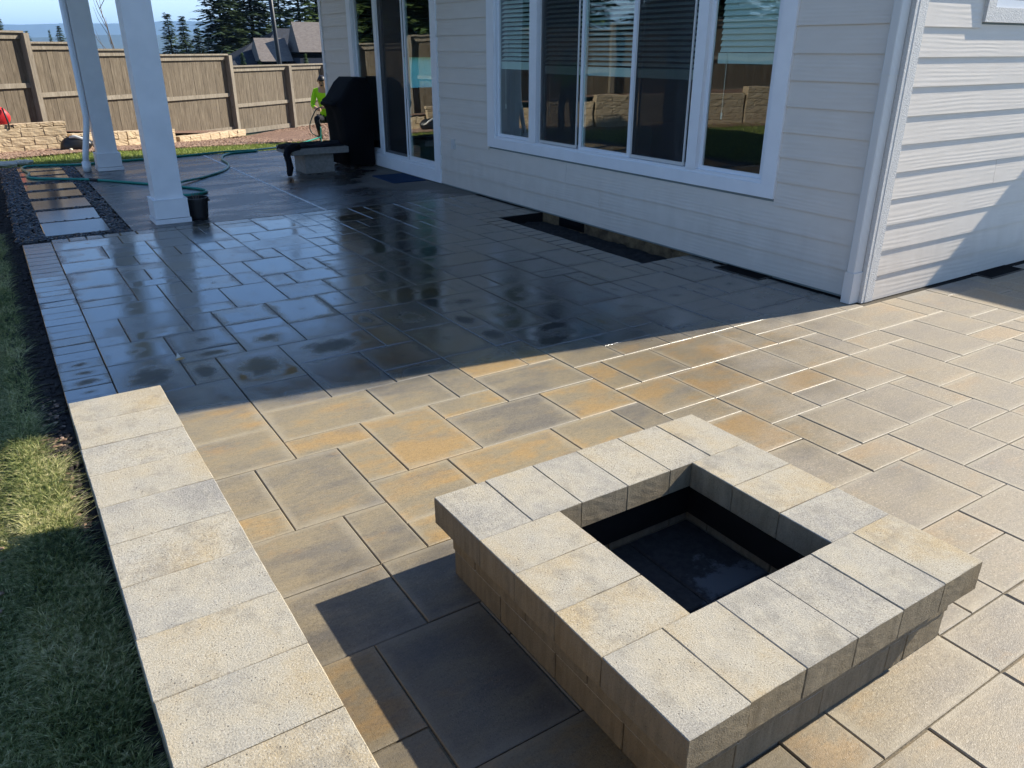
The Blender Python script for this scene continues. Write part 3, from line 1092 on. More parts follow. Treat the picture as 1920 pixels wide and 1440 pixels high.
# ================================================================== fire pit
pit = thing('fire_pit', 'square block fire pit with pale capstones and dark open centre', 'fire pit', (1.56, 1.40, 0))
PX0, PX1, PY0, PY1 = 0.973, 2.140, 0.815, 1.982
IX0, IX1, IY0, IY1 = 1.272, 1.850, 1.110, 1.690


def block(name, x0, y0, z0, x1, y1, z1, mat, parent, off, seed, jit=0.0010):
    g = 0.0014 if name == 'cap_block' else 0.0036
    me = rough_block(name, x1 - x0 - g, y1 - y0 - g, z1 - z0 - (0.0006 if name == 'cap_block' else 0.003), 0.0003, 0.0022, 5, seed)
    o = link(name, me, mat, parent, ((x0 + x1) / 2 - off[0], (y0 + y1) / 2 - off[1], z0 - off[2]))
    o.rotation_euler = (0, 0, R(rnd.gauss(0, 0.15)))
    return o


po = (1.56, 1.40, 0)
w6 = (PX1 - PX0) / 6
for t in range(6):
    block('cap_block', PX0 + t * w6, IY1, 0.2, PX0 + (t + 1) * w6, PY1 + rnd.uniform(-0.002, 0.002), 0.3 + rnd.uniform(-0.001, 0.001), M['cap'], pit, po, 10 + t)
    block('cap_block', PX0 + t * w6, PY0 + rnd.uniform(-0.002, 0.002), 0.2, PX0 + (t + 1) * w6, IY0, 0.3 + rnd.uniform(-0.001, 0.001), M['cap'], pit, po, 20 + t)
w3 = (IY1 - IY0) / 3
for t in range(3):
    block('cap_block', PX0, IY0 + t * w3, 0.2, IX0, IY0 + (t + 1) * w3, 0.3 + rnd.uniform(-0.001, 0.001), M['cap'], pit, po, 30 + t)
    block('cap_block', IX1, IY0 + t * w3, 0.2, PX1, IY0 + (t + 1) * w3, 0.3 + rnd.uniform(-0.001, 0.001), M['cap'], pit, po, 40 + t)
BX0, BX1, BY0, BY1, BT = 1.020, 2.112, 0.866, 1.942, 0.19
for c in range(2):
    z0, z1 = 0.001 + 0.1 * c, 0.1 + 0.1 * c
    o2 = 0.0 if c == 0 else 0.145
    out = 0.0 if c == 0 else 0.004
    for side in range(2):
        xa, xb_ = (BX0 - out, BX0 + BT) if side == 0 else (BX1 - BT, BX1 + out)
        ys_ = [BY0 - out] + [y for y in (1.067 - o2 + 0.292 * q for q in range(0, 4)) if BY0 + 0.06 < y < BY1 - 0.06] + [BY1 + out]
        for q in range(len(ys_) - 1):
            block('base_block', xa, ys_[q], z0, xb_, ys_[q + 1], z1, M['block'], pit, po, 50 + c * 20 + side * 8 + q)
        ya_, yb_ = (BY0 - out, BY0 + BT) if side == 0 else (BY1 - BT, BY1 + out)
        xs_ = [BX0 + BT] + [x for x in (1.25 + o2 + 0.292 * q for q in range(-1, 4)) if BX0 + BT + 0.06 < x < BX1 - BT - 0.06] + [BX1 - BT]
        for q in range(len(xs_) - 1):
            block('base_block', xs_[q], ya_, z0, xs_[q + 1], yb_, z1, M['block'], pit, po, 90 + c * 20 + side * 8 + q)
lx0, lx1, ly0, ly1 = BX0 + BT + 0.004, BX1 - BT - 0.004, BY0 + BT + 0.004, BY1 - BT - 0.004
lin = MB()
lin.box(lx0, ly0, 0.045, lx0 + 0.006, ly1, 0.198).box(lx1 - 0.006, ly0, 0.045, lx1, ly1, 0.198)
lin.box(lx0 + 0.006, ly0, 0.045, lx1 - 0.006, ly0 + 0.006, 0.198).box(lx0 + 0.006, ly1 - 0.006, 0.045, lx1 - 0.006, ly1, 0.198)
lo = lin.build('steel_liner', M['steel'], pit)
lo.location = (-po[0], -po[1], 0)
ash = NT('ash_floor')
ap = ash.pos()
ax, ay, az = ash.sep(ap)[0:3]
av = ash.noise(ap, 11, 7, 0.7)
a1 = ash.math('SUBTRACT', ax, 1.80)
a2 = ash.math('SUBTRACT', ay, 1.34)
ad = ash.math('SQRT', ash.math('ADD', ash.math('MULTIPLY', a1, a1), ash.math('MULTIPLY', a2, a2)))
am = ash.smooth(ash.math('ADD', ad, ash.math('MULTIPLY_ADD', av, 0.5, -0.25)), 0.10, 0.17, 1.0, 0.0)
fl = ash.ramp(ash.noise(ap, 40, 6, 0.7), [(0.3, (0.010, 0.010, 0.011)), (0.7, (0.045, 0.042, 0.040))])
ash.set(Base_Color=ash.mix(ash.math('MULTIPLY', am, 0.8), fl, (0.13, 0.135, 0.14)), Roughness=0.8)
ash.bump(av, 0.4, 0.01)
for a in range(2):
    for b in range(2):
        mx, my = (lx0 + lx1) / 2 + 0.06, (ly0 + ly1) / 2 - 0.05
        xa, xb_ = ((lx0, mx), (mx, lx1))[a]
        ya_, yb_ = ((ly0, my), (my, ly1))[b]
        link('floor_paver', slab_mesh('floor_paver', xb_ - xa - 0.003, yb_ - ya_ - 0.003, 0.03), ash.m, pit, ((xa + xb_) / 2 - po[0], (ya_ + yb_) / 2 - po[1], 0.012))

# ================================================================== seat wall
wall = thing('seat_wall', 'long low seat wall with pale capstones beside the lawn', 'seat wall', (0.185, 1.2, 0))
so = (0.185, 1.2, 0)
y = 2.945
k_ = 0
while y > -0.8:
    block('cap_block', 0.031 + rnd.uniform(-0.0015, 0.0015), y - 0.2035, 0.425, 0.338 + rnd.uniform(-0.0015, 0.0015), y, 0.5 + rnd.uniform(-0.0015, 0.001), M['cap'], wall, so, 200 + k_)
    y -= 0.2035
    k_ += 1
for c in range(4):
    z0, z1 = 0.001 + c * 0.106, 0.106 + c * 0.106
    y = 2.92 - (0.15 if c % 2 else 0.0)
    ys_ = [2.92]
    while y > -0.8:
        y -= 0.305
        ys_.append(y)
    for q in range(len(ys_) - 1):
        block('wall_block', 0.062, ys_[q + 1], z0, 0.312, ys_[q], z1, M['block'], wall, so, 300 + c * 20 + q)

# ================================================================== house
house = thing('house', 'grey lap-sided house with white windows and shaded porch', 'house', (WX + 4, 8.2, 0))
HO = Vector((WX + 4, 8.2, 0))


def hp(o):
    o.location = o.location - HO
    return o


def lap_board(a, b, z, axis, face, h=0.178, name='siding_board'):
    """one lap board from a to b along its axis; face is the wall plane; proud at its lower edge"""
    t0, t1, ov = 0.0165, 0.003, 0.022
    if axis == 'y':   # wall facing -X
        pr = [(face - t0, z), (face + 0.004, z), (face + 0.004, z + h + ov), (face - t1, z + h + ov)]
        m = MB().prism(pr, 'y', a, b)
    else:             # wall facing -Y
        pr = [(face - t0, z), (face + 0.004, z), (face + 0.004, z + h + ov), (face - t1, z + h + ov)]
        m = MB().prism(pr, 'x', a, b)
    o = m.build(name, M['siding'], house)
    hp(o)
    return o


DOOR = (9.35, 12.21, 2.62)     # y0, y1 of trim, top
WIN = (3.95, 8.14, 0.60, 2.50)
rows = [0.02 + 0.178 * i for i in range(16)]
for i, z in enumerate(rows):
    top = z + 0.178
    spans = []
    if top <= WIN[2] + 0.12 and z < WIN[2] - 0.02:
        spans.append((3.18, DOOR[0]))
    elif z < WIN[3]:
        spans += [(3.18, WIN[0]), (WIN[1], DOOR[0])]
    else:
        spans.append((3.18, DOOR[0]))
    if z < DOOR[2]:
        spans.append((DOOR[1], HY1 - 0.06))
    else:
        spans = [(3.18, HY1 - 0.06)]
    for a, b in spans:
        if b - a > 4:
            c = a + (b - a) * rnd.uniform(0.35, 0.65)
            lap_board(a, c - 0.0015, z, 'y', WX)
            lap_board(c + 0.0015, b, z, 'y', WX)
        else:
            lap_board(a, b, z, 'y', WX)
RW = (5.71, 7.2, 1.815, 3.0)   # window in the sunlit end wall
for i in range(16):
    z = 0.0 + 0.178 * i
    spans = [(5.045, 9.6)]
    if z + 0.178 > RW[2] + 0.05 and z < RW[3]:
        spans = [(5.045, RW[0]), (RW[1], 9.6)]
    for a, b in spans:
        if b - a > 3:
            c = {5: 6.72, 4: 6.35, 6: 7.4}.get(i, rnd.uniform(7.2, 8.6))
            lap_board(a, c - 0.0015, z, 'x', WY)
            lap_board(c + 0.0015, b, z, 'x', WY)
        else:
            lap_board(a, b, z, 'x', WY)
# upper storey cladding (above the picture)
up = MB()
z = rows[-1] + 0.178
while z < 5.3:
    up.prism([(WX - 0.013, z), (WX + 0.004, z), (WX + 0.004, z + 0.2), (WX - 0.003, z + 0.2)], 'y', 3.18, HY1 - 0.06)
    up.prism([(WY - 0.013, z - 0.02), (WY + 0.004, z - 0.02), (WY + 0.004, z + 0.18), (WY - 0.003, z + 0.18)], 'x', 5.045, 14.0)
    z += 0.178
hp(up.build('upper_siding', M['siding'], house))
# structural walls behind the cladding
wl = MB()
T0, T1 = WX + 0.004, WX + 0.14
wl.box(T0, WY + 0.15, 0.0, T1, DOOR[0] + 0.1, WIN[2] + 0.08).box(T0, WY + 0.15, WIN[2] + 0.08, T1, WIN[0] + 0.1, 5.4)
wl.box(T0, WIN[1] - 0.1, WIN[2] + 0.08, T1, DOOR[0] + 0.1, 5.4).box(T0, WIN[0] + 0.1, WIN[3] - 0.1, T1, WIN[1] - 0.1, 5.4)
wl.box(T0, DOOR[0] + 0.1, DOOR[2] - 0.1, T1, DOOR[1] - 0.1, 5.4).box(T0, DOOR[1] - 0.1, 0, T1, HY1, 5.4)
wl.box(T0, DOOR[0] + 0.1, 0, T1, DOOR[1] - 0.1, 0.2)
wl.box(T0, WY + 0.004, 0, 14.0, WY + 0.145, 5.4)
wl.box(13.86, WY + 0.145, 0, 14.0, HY1 - 0.14, 5.4)
# far end wall with a window opening
wl.box(T1, HY1 - 0.14, 0, 6.30, HY1, 5.4).box(7.35, HY1 - 0.14, 0, 14.0, HY1, 5.4).box(6.30, HY1 - 0.14, 0, 7.35, HY1, 1.02).box(6.30, HY1 - 0.14, 1.52, 7.35, HY1, 5.4)
hp(wl.build('wall', M['interior'], house))
hp(boxo('interior_floor', M['floorin'], house, T1, WY + 0.145, 0.12, 13.86, HY1 - 0.14, 0.18))
hp(boxo('interior_ceiling', M['interior'], house, T1, WY + 0.145, 2.72, 13.86, HY1 - 0.14, 2.78))
hp(boxo('roller_shade', M['shade'], house, 6.30, HY1 - 0.10, 1.02, 7.35, HY1 - 0.096, 1.52))
hp(MB().box(T1 + 0.35, 8.35, 0.18, T1 + 2.6, 8.45, 2.72).build('partition_wall', M['interior'], house))
# foundation and crawl-space vents
fd = MB().box(WX + 0.022, WY + 0.06, -0.30, WX + 0.12, HY1, 0.0).box(WX + 0.12, WY + 0.03, -0.30, 14.0, WY + 0.12, 0.0)
hp(fd.build('foundation', M['foundation'], house))
for nm, b in (('foundation_vent', (WX + 0.012, 6.315, -0.095, WX + 0.021, 6.74, 0.012)),):
    hp(boxo(nm, M['darkhole'], house, *b))
# corner trim and downspout
hp(boxo('corner_trim', M['trimgrey'], house, WX - 0.020, WY - 0.020, 0.0, WX + 0.016, WY + 0.085, 5.3))
hp(boxo('corner_trim', M['trimgrey'], house, WX + 0.0165, WY - 0.022, 0.0, WX + 0.106, WY - 0.001, 5.3))
hp(boxo('corner_trim', M['column'], house, WX - 0.026, HY1 - 0.065, 0.0, WX + 0.05, HY1 + 0.02, 5.3))
ds = MB().prism([(WX - 0.112, WY + 0.012), (WX - 0.026, WY + 0.012), (WX - 0.022, WY + 0.018), (WX - 0.022, WY + 0.066), (WX - 0.026, WY + 0.072), (WX - 0.112, WY + 0.072), (WX - 0.116, WY + 0.066), (WX - 0.116, WY + 0.018)], 'z', 0.215, 5.2)
dso = hp(ds.build('downspout', M['spout'], house))
lowd = MB().prism([(WX - 0.120, WY + 0.006), (WX - 0.021, WY + 0.006), (WX - 0.021, WY + 0.078), (WX - 0.120, WY + 0.078)], 'z', 0.004, 0.222).build('downspout_end', M['spout'], dso)
lowd.location = (0, 0, 0)
MB().prism([(WX - 0.119, WY + 0.008), (WX - 0.0215, WY + 0.008), (WX - 0.0215, WY + 0.076), (WX - 0.119, WY + 0.076)], 'z', 1.50, 1.506).build('downspout_joint', M['spout'], dso)
# outlet cover
hp(MB().box(WX - 0.030, 8.955, 0.485, WX - 0.004, 9.035, 0.605).box(WX - 0.036, 8.968, 0.500, WX - 0.0301, 9.022, 0.59).build('outlet_cover', M['spout'], house))


def frame(m, y0, y1, z0, z1, x0, x1, l, r, b, t):
    """four-sided frame in the window wall plane; l/r/b/t are the widths at y0, y1, z0, z1"""
    m.box(x0, y0, z0, x1, y0 + l, z1).box(x0, y1 - r, z0, x1, y1, z1)
    m.box(x0, y0 + l, z0, x1, y1 - r, z0 + b).box(x0, y0 + l, z1 - t, x1, y1 - r, z1)
    return m


# wide window
win = hp(frame(MB(), WIN[0], WIN[1], WIN[2], WIN[3], WX - 0.030, WX + 0.012, 0.125, 0.15, 0.10, 0.12).build('window', M['white'], house))


def wpart(m, name, mat):
    o = m.build(name, mat, win)
    return o


wpart(frame(MB(), 4.075, 7.99, 0.70, 2.38, WX - 0.016, WX + 0.06, 0.022, 0.022, 0.028, 0.03), 'window_frame', M['vinyl'])
wpart(MB().box(WX - 0.026, 4.79, 0.728, WX + 0.06, 4.90, 2.35), 'mullion', M['white'])
wpart(MB().box(WX - 0.026, 7.155, 0.728, WX + 0.06, 7.285, 2.35), 'mullion', M['white'])
for a, b, d in ((4.097, 4.79, 0.014), (7.285, 7.968, 0.014), (5.655, 6.435, 0.004), (4.90, 5.70, 0.022), (6.38, 7.155, 0.022)):
    f_ = frame(MB(), a, b, 0.728, 2.35, WX + d, WX + d + 0.022, 0.038 if d > 0.015 else 0.045, 0.038, 0.03, 0.03)
    so_ = wpart(f_, 'sash', M['vinyl'])
    boxo('pane', M['glass'], so_, WX + d + 0.012, a + 0.03, 0.75, WX + d + 0.013, b - 0.03, 2.33)
for a, b in ((4.945, 5.64), (6.46, 7.115)):
    sc_ = wpart(frame(MB(), a, b, 0.732, 2.345, WX - 0.006, WX + 0.003, 0.018, 0.018, 0.028, 0.02), 'screen_frame', M['spout'])
    boxo('screen_mesh', M['screen'], sc_, WX - 0.003, a + 0.016, 0.755, WX - 0.002, b - 0.016, 2.33)

# patio door
dr = hp(frame(MB(), DOOR[0], DOOR[1], 0.015, DOOR[2], WX - 0.032, WX + 0.012, 0.15, 0.15, 0.16, 0.14).build('patio_door', M['white'], house))
frame(MB(), 9.50, 12.06, 0.175, 2.48, WX - 0.018, WX + 0.06, 0.02, 0.02, 0.03, 0.03).build('door_frame', M['vinyl'], dr)
MB().box(WX - 0.024, 11.16, 0.205, WX + 0.06, 11.26, 2.45).build('mullion', M['vinyl'], dr)
for a, b, d in ((9.52, 10.33, 0.004), (10.28, 11.16, 0.026), (11.26, 12.04, 0.014)):
    so_ = frame(MB(), a, b, 0.205, 2.45, WX + d, WX + d + 0.02, 0.045, 0.045, 0.06, 0.05).build('sash', M['vinyl'], dr)
    boxo('pane', M['glass'], so_, WX + d + 0.010, a + 0.04, 0.26, WX + d + 0.011, b - 0.04, 2.41)
sc_ = frame(MB(), 10.345, 11.158, 0.205, 2.45, WX - 0.010, WX + 0.002, 0.03, 0.03, 0.035, 0.03).build('screen_frame', M['vinyl'], dr)
boxo('screen_mesh', M['screen'], sc_, WX - 0.005, 10.37, 0.235, WX - 0.004, 11.13, 2.42)
MB().box(WX - 0.014, 10.285, 1.02, WX + 0.003, 10.305, 1.22).build('door_handle', M['vinyl'], dr)
# window in the end wall
rwn = MB()
rwn.box(RW[0], WY - 0.034, RW[2], RW[0] + 0.10, WY + 0.01, RW[3]).box(RW[1] - 0.10, WY - 0.034, RW[2], RW[1], WY + 0.01, RW[3])
rwn.box(RW[0] + 0.1, WY - 0.034, RW[2], RW[1] - 0.1, WY + 0.01, RW[2] + 0.09).box(RW[0] + 0.1, WY - 0.034, RW[3] - 0.09, RW[1] - 0.1, WY + 0.01, RW[3])
rwo = hp(rwn.build('window', M['trimgrey'], house))
rs = MB()
rs.box(RW[0] + 0.1, WY - 0.020, RW[2] + 0.09, RW[0] + 0.15, WY + 0.02, RW[3] - 0.09).box(RW[1] - 0.15, WY - 0.020, RW[2] + 0.09, RW[1] - 0.1, WY + 0.02, RW[3] - 0.09)
rs.box(RW[0] + 0.15, WY - 0.020, RW[2] + 0.09, RW[1] - 0.15, WY + 0.02, RW[2] + 0.14)
rs.build('sash', M['vinyl'], rwo)
boxo('pane', M['glass'], rwo, RW[0] + 0.15, WY - 0.002, RW[2] + 0.14, RW[1] - 0.15, WY - 0.001, RW[3] - 0.1)
# main roof, eave, porch
rf = MB().prism([(WX - 0.45, 5.30), (9.5, 7.3), (14.45, 5.30), (14.45, 5.42), (9.5, 7.45), (WX - 0.45, 5.44)], 'y', WY - 0.15, HY1 + 0.4)
hp(rf.build('roof', M['shingle'], house))
hp(boxo('porch_ceiling', M['soffit'], house, 1.05, 8.35, 3.54, WX - 0.02, 13.55, 3.60))
hp(MB().prism([(0.85, 3.61), (WX - 0.02, 4.35), (WX - 0.02, 4.42), (0.85, 3.70)], 'y', 8.15, 13.75).build('porch_roof', M['shingle'], house))
hp(boxo('porch_beam', M['column'], house, 1.29, 8.66, 3.22, 1.54, 13.44, 3.539))
hp(boxo('porch_beam', M['column'], house, 1.541, 8.66, 3.22, WX - 0.03, 8.88, 3.539))
for y0 in (8.62, 13.12):
    cm = MB().box(1.28, y0 + 0.03, 0.225, 1.55, y0 + 0.30, 3.219)
    co = hp(cm.build('porch_column', M['column'], house))
    MB().box(1.25, y0, 0.052, 1.58, y0 + 0.33, 0.235).build('plinth', M['column'], co)
    MB().box(1.240, y0 - 0.010, 0.0, 1.590, y0 + 0.340, 0.046).build('plinth_base', M['column'], co)
    MB().box(1.247, y0 - 0.003, 0.2351, 1.583, y0 + 0.333, 0.242).build('plinth_cap', M['column'], co)
pd = MB().tube([(1.235, 13.22, 3.5), (1.235, 13.22, 0.75), (1.215, 13.22, 0.62), (1.13, 13.21, 0.25), (1.11, 13.21, 0.13)], 0.042, 12)
hp(pd.tube([(1.112, 13.21, 0.14), (1.11, 13.21, 0.0)], 0.058, 12).build('drain_pipe', M['vinyl'], house, True))
# side wing of the house, out of the picture to the right (it throws the shadow in the corner)
wg = MB()
z = 0.0
while z < 2.5:
    wg.prism([(9.6 - 0.013, z), (9.604, z), (9.604, z + 0.2), (9.597, z + 0.2)], 'y', 1.2, WY - 0.03)
    z += 0.178
wg.box(9.604, 1.2, 0, 14.0, WY, 2.62)
wgo = hp(wg.build('side_wing', M['siding'], house))
MB().prism([(9.42, 2.60), (14.3, 2.60), (14.3, 2.68), (11.8, 3.4), (9.42, 2.68)], 'y', 1.05, WY - 0.03).build('side_wing_roof', M['shingle'], wgo)

# vent wells set into the paving
for lab, b in (('black vent well sunk in the shaded paving by the corner downspout', (4.79, 3.895, 4.955, 4.33)), ('black vent well sunk in the paving under the sunlit siding', (6.36, 2.93, 6.86, 3.095))):
    t_ = thing('vent_well', lab, 'vent well', ((b[0] + b[2]) / 2, (b[1] + b[3]) / 2, 0))
    m_ = MB().box(b[0], b[1], -0.012, b[2], b[3], 0.004)
    o = m_.build('well_floor', M['darkhole'], t_)
    o.location = -t_.location
    m_ = MB().box(b[0] - 0.012, b[1] - 0.012, -0.01, b[2], b[1], 0.006).box(b[0] - 0.012, b[3], -0.01, b[2], b[3] + 0.012, 0.006).box(b[0] - 0.012, b[1], -0.01, b[0], b[3], 0.006)
    o = m_.build('well_rim', M['plastic'], t_)
    o.location = -t_.location


# blinds hanging inside
def blind(y0, y1, zb, lab, tilt=-0.6):
    t_ = thing('window_blind', lab, 'blind', (WX + 0.075, (y0 + y1) / 2, zb), 'blinds in the wide window')
    n = int((2.34 - zb - 0.03) / 0.043)
    w, L = 0.050, (y1 - y0) / 2
    ca, sa = math.cos(tilt) * w / 2, math.sin(tilt) * w / 2
    sm = mesh('slat', [(-ca, -L, sa), (ca, -L, -sa), (ca, L, -sa), (-ca, L, sa), (-ca, -L, sa + 0.003), (ca, -L, -sa + 0.003), (ca, L, -sa + 0.003), (-ca, L, sa + 0.003)],
              [(3, 2, 1, 0), (4, 5, 6, 7), (0, 1, 5, 4), (1, 2, 6, 5), (2, 3, 7, 6), (3, 0, 4, 7)])
    for q in range(n):
        link('slat', sm, M['blind'], t_, (0, 0, 0.05 + q * 0.043))
    MB().box(-0.025, -L, -0.055, 0.025, L, 0.022).build('bottom_rail', M['blind'], t_)
    MB().tube([(-0.03, L - 0.1, 0.03), (-0.03, L - 0.1, -0.42)], 0.002, 5).tube([(-0.03, L - 0.1, -0.42), (-0.03, L - 0.1, -0.47)], 0.007, 6).build('cord', M['blind'], t_)


blind(4.12, 4.72, 1.60, 'pale blind lowered halfway in the window pane nearest the corner', -1.1)
blind(4.95, 7.10, 1.47, 'wide pale blind behind the middle sliding panes', -0.45)
blind(7.30, 7.95, 1.50, 'pale blind in the window pane nearest the patio door')

# ================================================================== porch things
# covered grill
gr = thing('covered_grill', 'grill under a fitted black cover beside the patio door', 'grill', (4.65, 12.1, 0))
prof = [(4.46, 0.03), (4.44, 0.45), (4.40, 0.80), (4.36, 0.86), (4.36, 0.95), (4.42, 0.99), (4.58, 1.20), (4.66, 1.265), (4.84, 1.265), (4.885, 1.20), (4.895, 0.95), (4.895, 0.03)]
bm = bmesh.new()
ny = 26
ring = []
for j in range(ny + 1):
    yv = 11.40 + 0.76 * j / ny
    e = min(j, ny - j)
    rowv = []
    for q, (px_, pz_) in enumerate(prof):
        shoulder = 1.0
        inset = {0: 0.075, 1: 0.032, 2: 0.012}.get(e, 0.0)
        nn = mnoise.noise(Vector((px_ * 4, yv * 4, pz_ * 2.5)))
        cx_, cz_ = 4.66, 0.6
        fx = px_ + (cx_ - px_) * inset * 1.2 + 0.024 * nn * (1 if q < 7 else 0.2)
        fz = pz_ - (inset * 0.8 if pz_ > 0.9 else 0) + (0.008 * nn if q not in (0, 11) else 0.012 * nn)
        rowv.append(bm.verts.new((min(fx, 4.898), yv + (0.012 * mnoise.noise(Vector((px_ * 6, 3, pz_ * 6))) if e == 0 else 0), max(0.012, fz))))
    ring.append(rowv)
for j in range(ny):
    for q in range(len(prof)):
        q2 = (q + 1) % len(prof)
        bm.faces.new((ring[j][q], ring[j][q2], ring[j + 1][q2], ring[j + 1][q]))
bm.faces.new(ring[0][::-1])
bm.faces.new(ring[-1])
me = bpy.data.meshes.new('cover')
for f_ in bm.faces:
    f_.smooth = True
bmesh.ops.recalc_face_normals(bm, faces=bm.faces)
bm.to_mesh(me)
bm.free()
o = link('cover', me, M['blackfab'], gr)
o.location = -gr.location
hm = MB().tube([(4.36, 11.5, 0.90), (4.335, 11.56, 0.90), (4.335, 12.0, 0.90), (4.36, 12.06, 0.90)], 0.03, 8)
o = hm.build('front_bulge', M['blackfab'], gr, True)
o.location = -gr.location
for (wx_, wy_) in ((4.52, 11.46), (4.84, 11.46), (4.52, 12.08), (4.84, 12.08)):
    o = MB().tube([(wx_, wy_ - 0.02, 0.032), (wx_, wy_ + 0.02, 0.032)], 0.031, 12).build('wheel', M['plastic'], gr)
    o.location = -gr.location

# stone bench
bn = thing('stone_bench', 'small concrete bench of slab and block pedestal before the grill', 'bench', (3.93, 11.48, 0))
for nm, b, sd in (('slab', (3.50, 11.08, 0.275, 4.34, 11.80, 0.36), 1), ('pedestal', (3.71, 11.19, 0.0, 4.14, 11.66, 0.2745), 2)):
    me = rough_block(nm, b[3] - b[0], b[4] - b[1], b[5] - b[2], 0.0012, 0.006, 5, sd)
    link(nm, me, M['slab'], bn, ((b[0] + b[3]) / 2 - 3.93, (b[1] + b[4]) / 2 - 11.48, b[2]))


# jacket over the bench
def jacket():
    bm = bmesh.new()
    nx, ny_ = 30, 16
    grid = []
    for i in range(nx + 1):
        u = i / nx
        row = []
        for j in range(ny_ + 1):
            v = j / ny_
            x = 4.30 - 0.86 * u
            hang = 0.0
            if x < 3.49:
                hang = min(0.05, 3.49 - x)
                x = 3.49 - 0.2 * (3.49 - x)
            y = 11.16 + 0.50 * v + 0.04 * mnoise.noise(Vector((u * 3, 0, 5)))
            n_ = mnoise.noise(Vector((u * 7, v * 4, 2))) + 0.5 * mnoise.noise(Vector((u * 15, v * 9, 7)))
            edge = math.sin(math.pi * v) ** 0.5
            z = 0.363 + 0.055 * edge * (0.55 + 0.55 * n_) - hang
            row.append(bm.verts.new((x, y, max(z, 0.3635) if hang == 0 else z)))
        grid.append(row)
    for i in range(nx):
        for j in range(ny_):
            bm.faces.new((grid[i][j], grid[i][j + 1], grid[i + 1][j + 1], grid[i + 1][j]))
    me = bpy.data.meshes.new('body')
    bm.to_mesh(me)
    bm.free()
    me.polygons.foreach_set('use_smooth', [True] * len(me.polygons))
    j_ = thing('jacket', 'crumpled black jacket lying over the concrete bench, sleeve hanging down', 'jacket', (3.9, 11.4, 0.36))
    o = link('body', me, M['jacket'], j_)
    o.location = -j_.location
    md = o.modifiers.new('thick', 'SOLIDIFY')
    md.thickness = 0.012
    md.offset = 1
    sl = MB().tube([(3.62, 11.12, 0.385), (3.52, 11.10, 0.385), (3.455, 11.09, 0.36), (3.425, 11.08, 0.30), (3.44, 11.07, 0.21), (3.45, 11.07, 0.12), (3.435, 11.07, 0.05), (3.43, 11.06, 0.014)],
                   [0.05, 0.055, 0.055, 0.05, 0.045, 0.05, 0.042, 0.03], 10)
    o = sl.build('sleeve', M['jacket'], j_, True)
    o.location = -j_.location


jacket()
# doormat
dm = link('doormat', slab_mesh('doormat', 0.48, 0.74, 0.012, 0.01, 0.004), M['mat'], None, (4.655, 10.11, 0.0135), (0, 0, R(-1)))
tag(dm, 'dark blue rectangular doormat in front of the patio door', 'doormat')
# plant pot
pt = thing('plant_pot', 'black plastic nursery pot beside the near porch column', 'pot', (1.70, 8.78, 0))
MB().lathe([(0.088, 0.0), (0.095, 0.01), (0.112, 0.19), (0.121, 0.192), (0.121, 0.215), (0.110, 0.215), (0.106, 0.17)], (0, 0, 0.0), 28).build('pot', M['plastic'], pt, False)
scatter('compost', [(nrs.normal(0, 0.045), nrs.normal(0, 0.045), 0.178) for _ in range(60)], 0.012, 0.022, 0.6, M['soil'], False, pt)
tw = MB()
for q in range(7):
    a = rnd.uniform(0, 6.28)
    tw.tube([(0.02 * math.cos(a), 0.02 * math.sin(a), 0.17), (0.05 * math.cos(a), 0.05 * math.sin(a), 0.235 + rnd.uniform(0, 0.03))], 0.003, 4)
tw.build('dry_stems', M['twig'], pt)


def spline(pts, n=10):
    P = [Vector(p) for p in pts]
    P = [P[0] * 2 - P[1]] + P + [P[-1] * 2 - P[-2]]
    out = []
    for i in range(1, len(P) - 2):
        for t in range(n):
            u = t / n
            a, b, c, d = P[i - 1], P[i], P[i + 1], P[i + 2]
            out.append(0.5 * ((2 * b) + (c - a) * u + (2 * a - 5 * b + 4 * c - d) * u * u + (3 * b - a - 3 * c + d) * u ** 3))
    out.append(P[-2])
    return out


hz = 0.014
hp_ = [(6.22, 17.55, -0.16), (5.7, 17.0, -0.18), (4.9, 15.6, -0.08), (4.0, 14.55, 0.0), (3.33, 14.42, hz), (2.52, 14.18, hz), (1.7, 14.08, hz), (1.11, 13.99, hz), (0.7, 14.12, hz + 0.004), (0.40, 14.16, hz + 0.004), (0.31, 13.9, hz + 0.004),
       (0.37, 13.3, hz + 0.004), (0.33, 12.95, hz + 0.004), (0.42, 12.74, hz + 0.004), (0.72, 12.47, hz + 0.004), (1.07, 12.19, hz), (1.63, 11.41, hz), (1.98, 10.86, hz), (2.15, 10.50, hz), (2.10, 10.30, hz), (1.90, 10.22, hz), (1.76, 10.38, hz),
       (1.80, 10.8, hz), (2.0, 11.17, hz + 0.02), (2.38, 11.6, hz), (2.79, 12.13, hz), (3.02, 12.75, hz), (3.10, 13.5, hz), (3.35, 14.1, hz), (3.9, 14.28, hz)]
ho = thing('garden_hose', 'teal garden hose looped across the wet porch slab and stones', 'hose', (2.0, 12.0, 0))
o = MB().tube(spline(hp_, 8), 0.0165, 8).build('hose_body', M['hose'], ho, True)
o.location = -ho.location
o = MB().tube([(1.03, 12.24, hz), (1.12, 12.12, hz)], 0.019, 10).build('coupling', M['plastic'], ho)
o.location = -ho.location

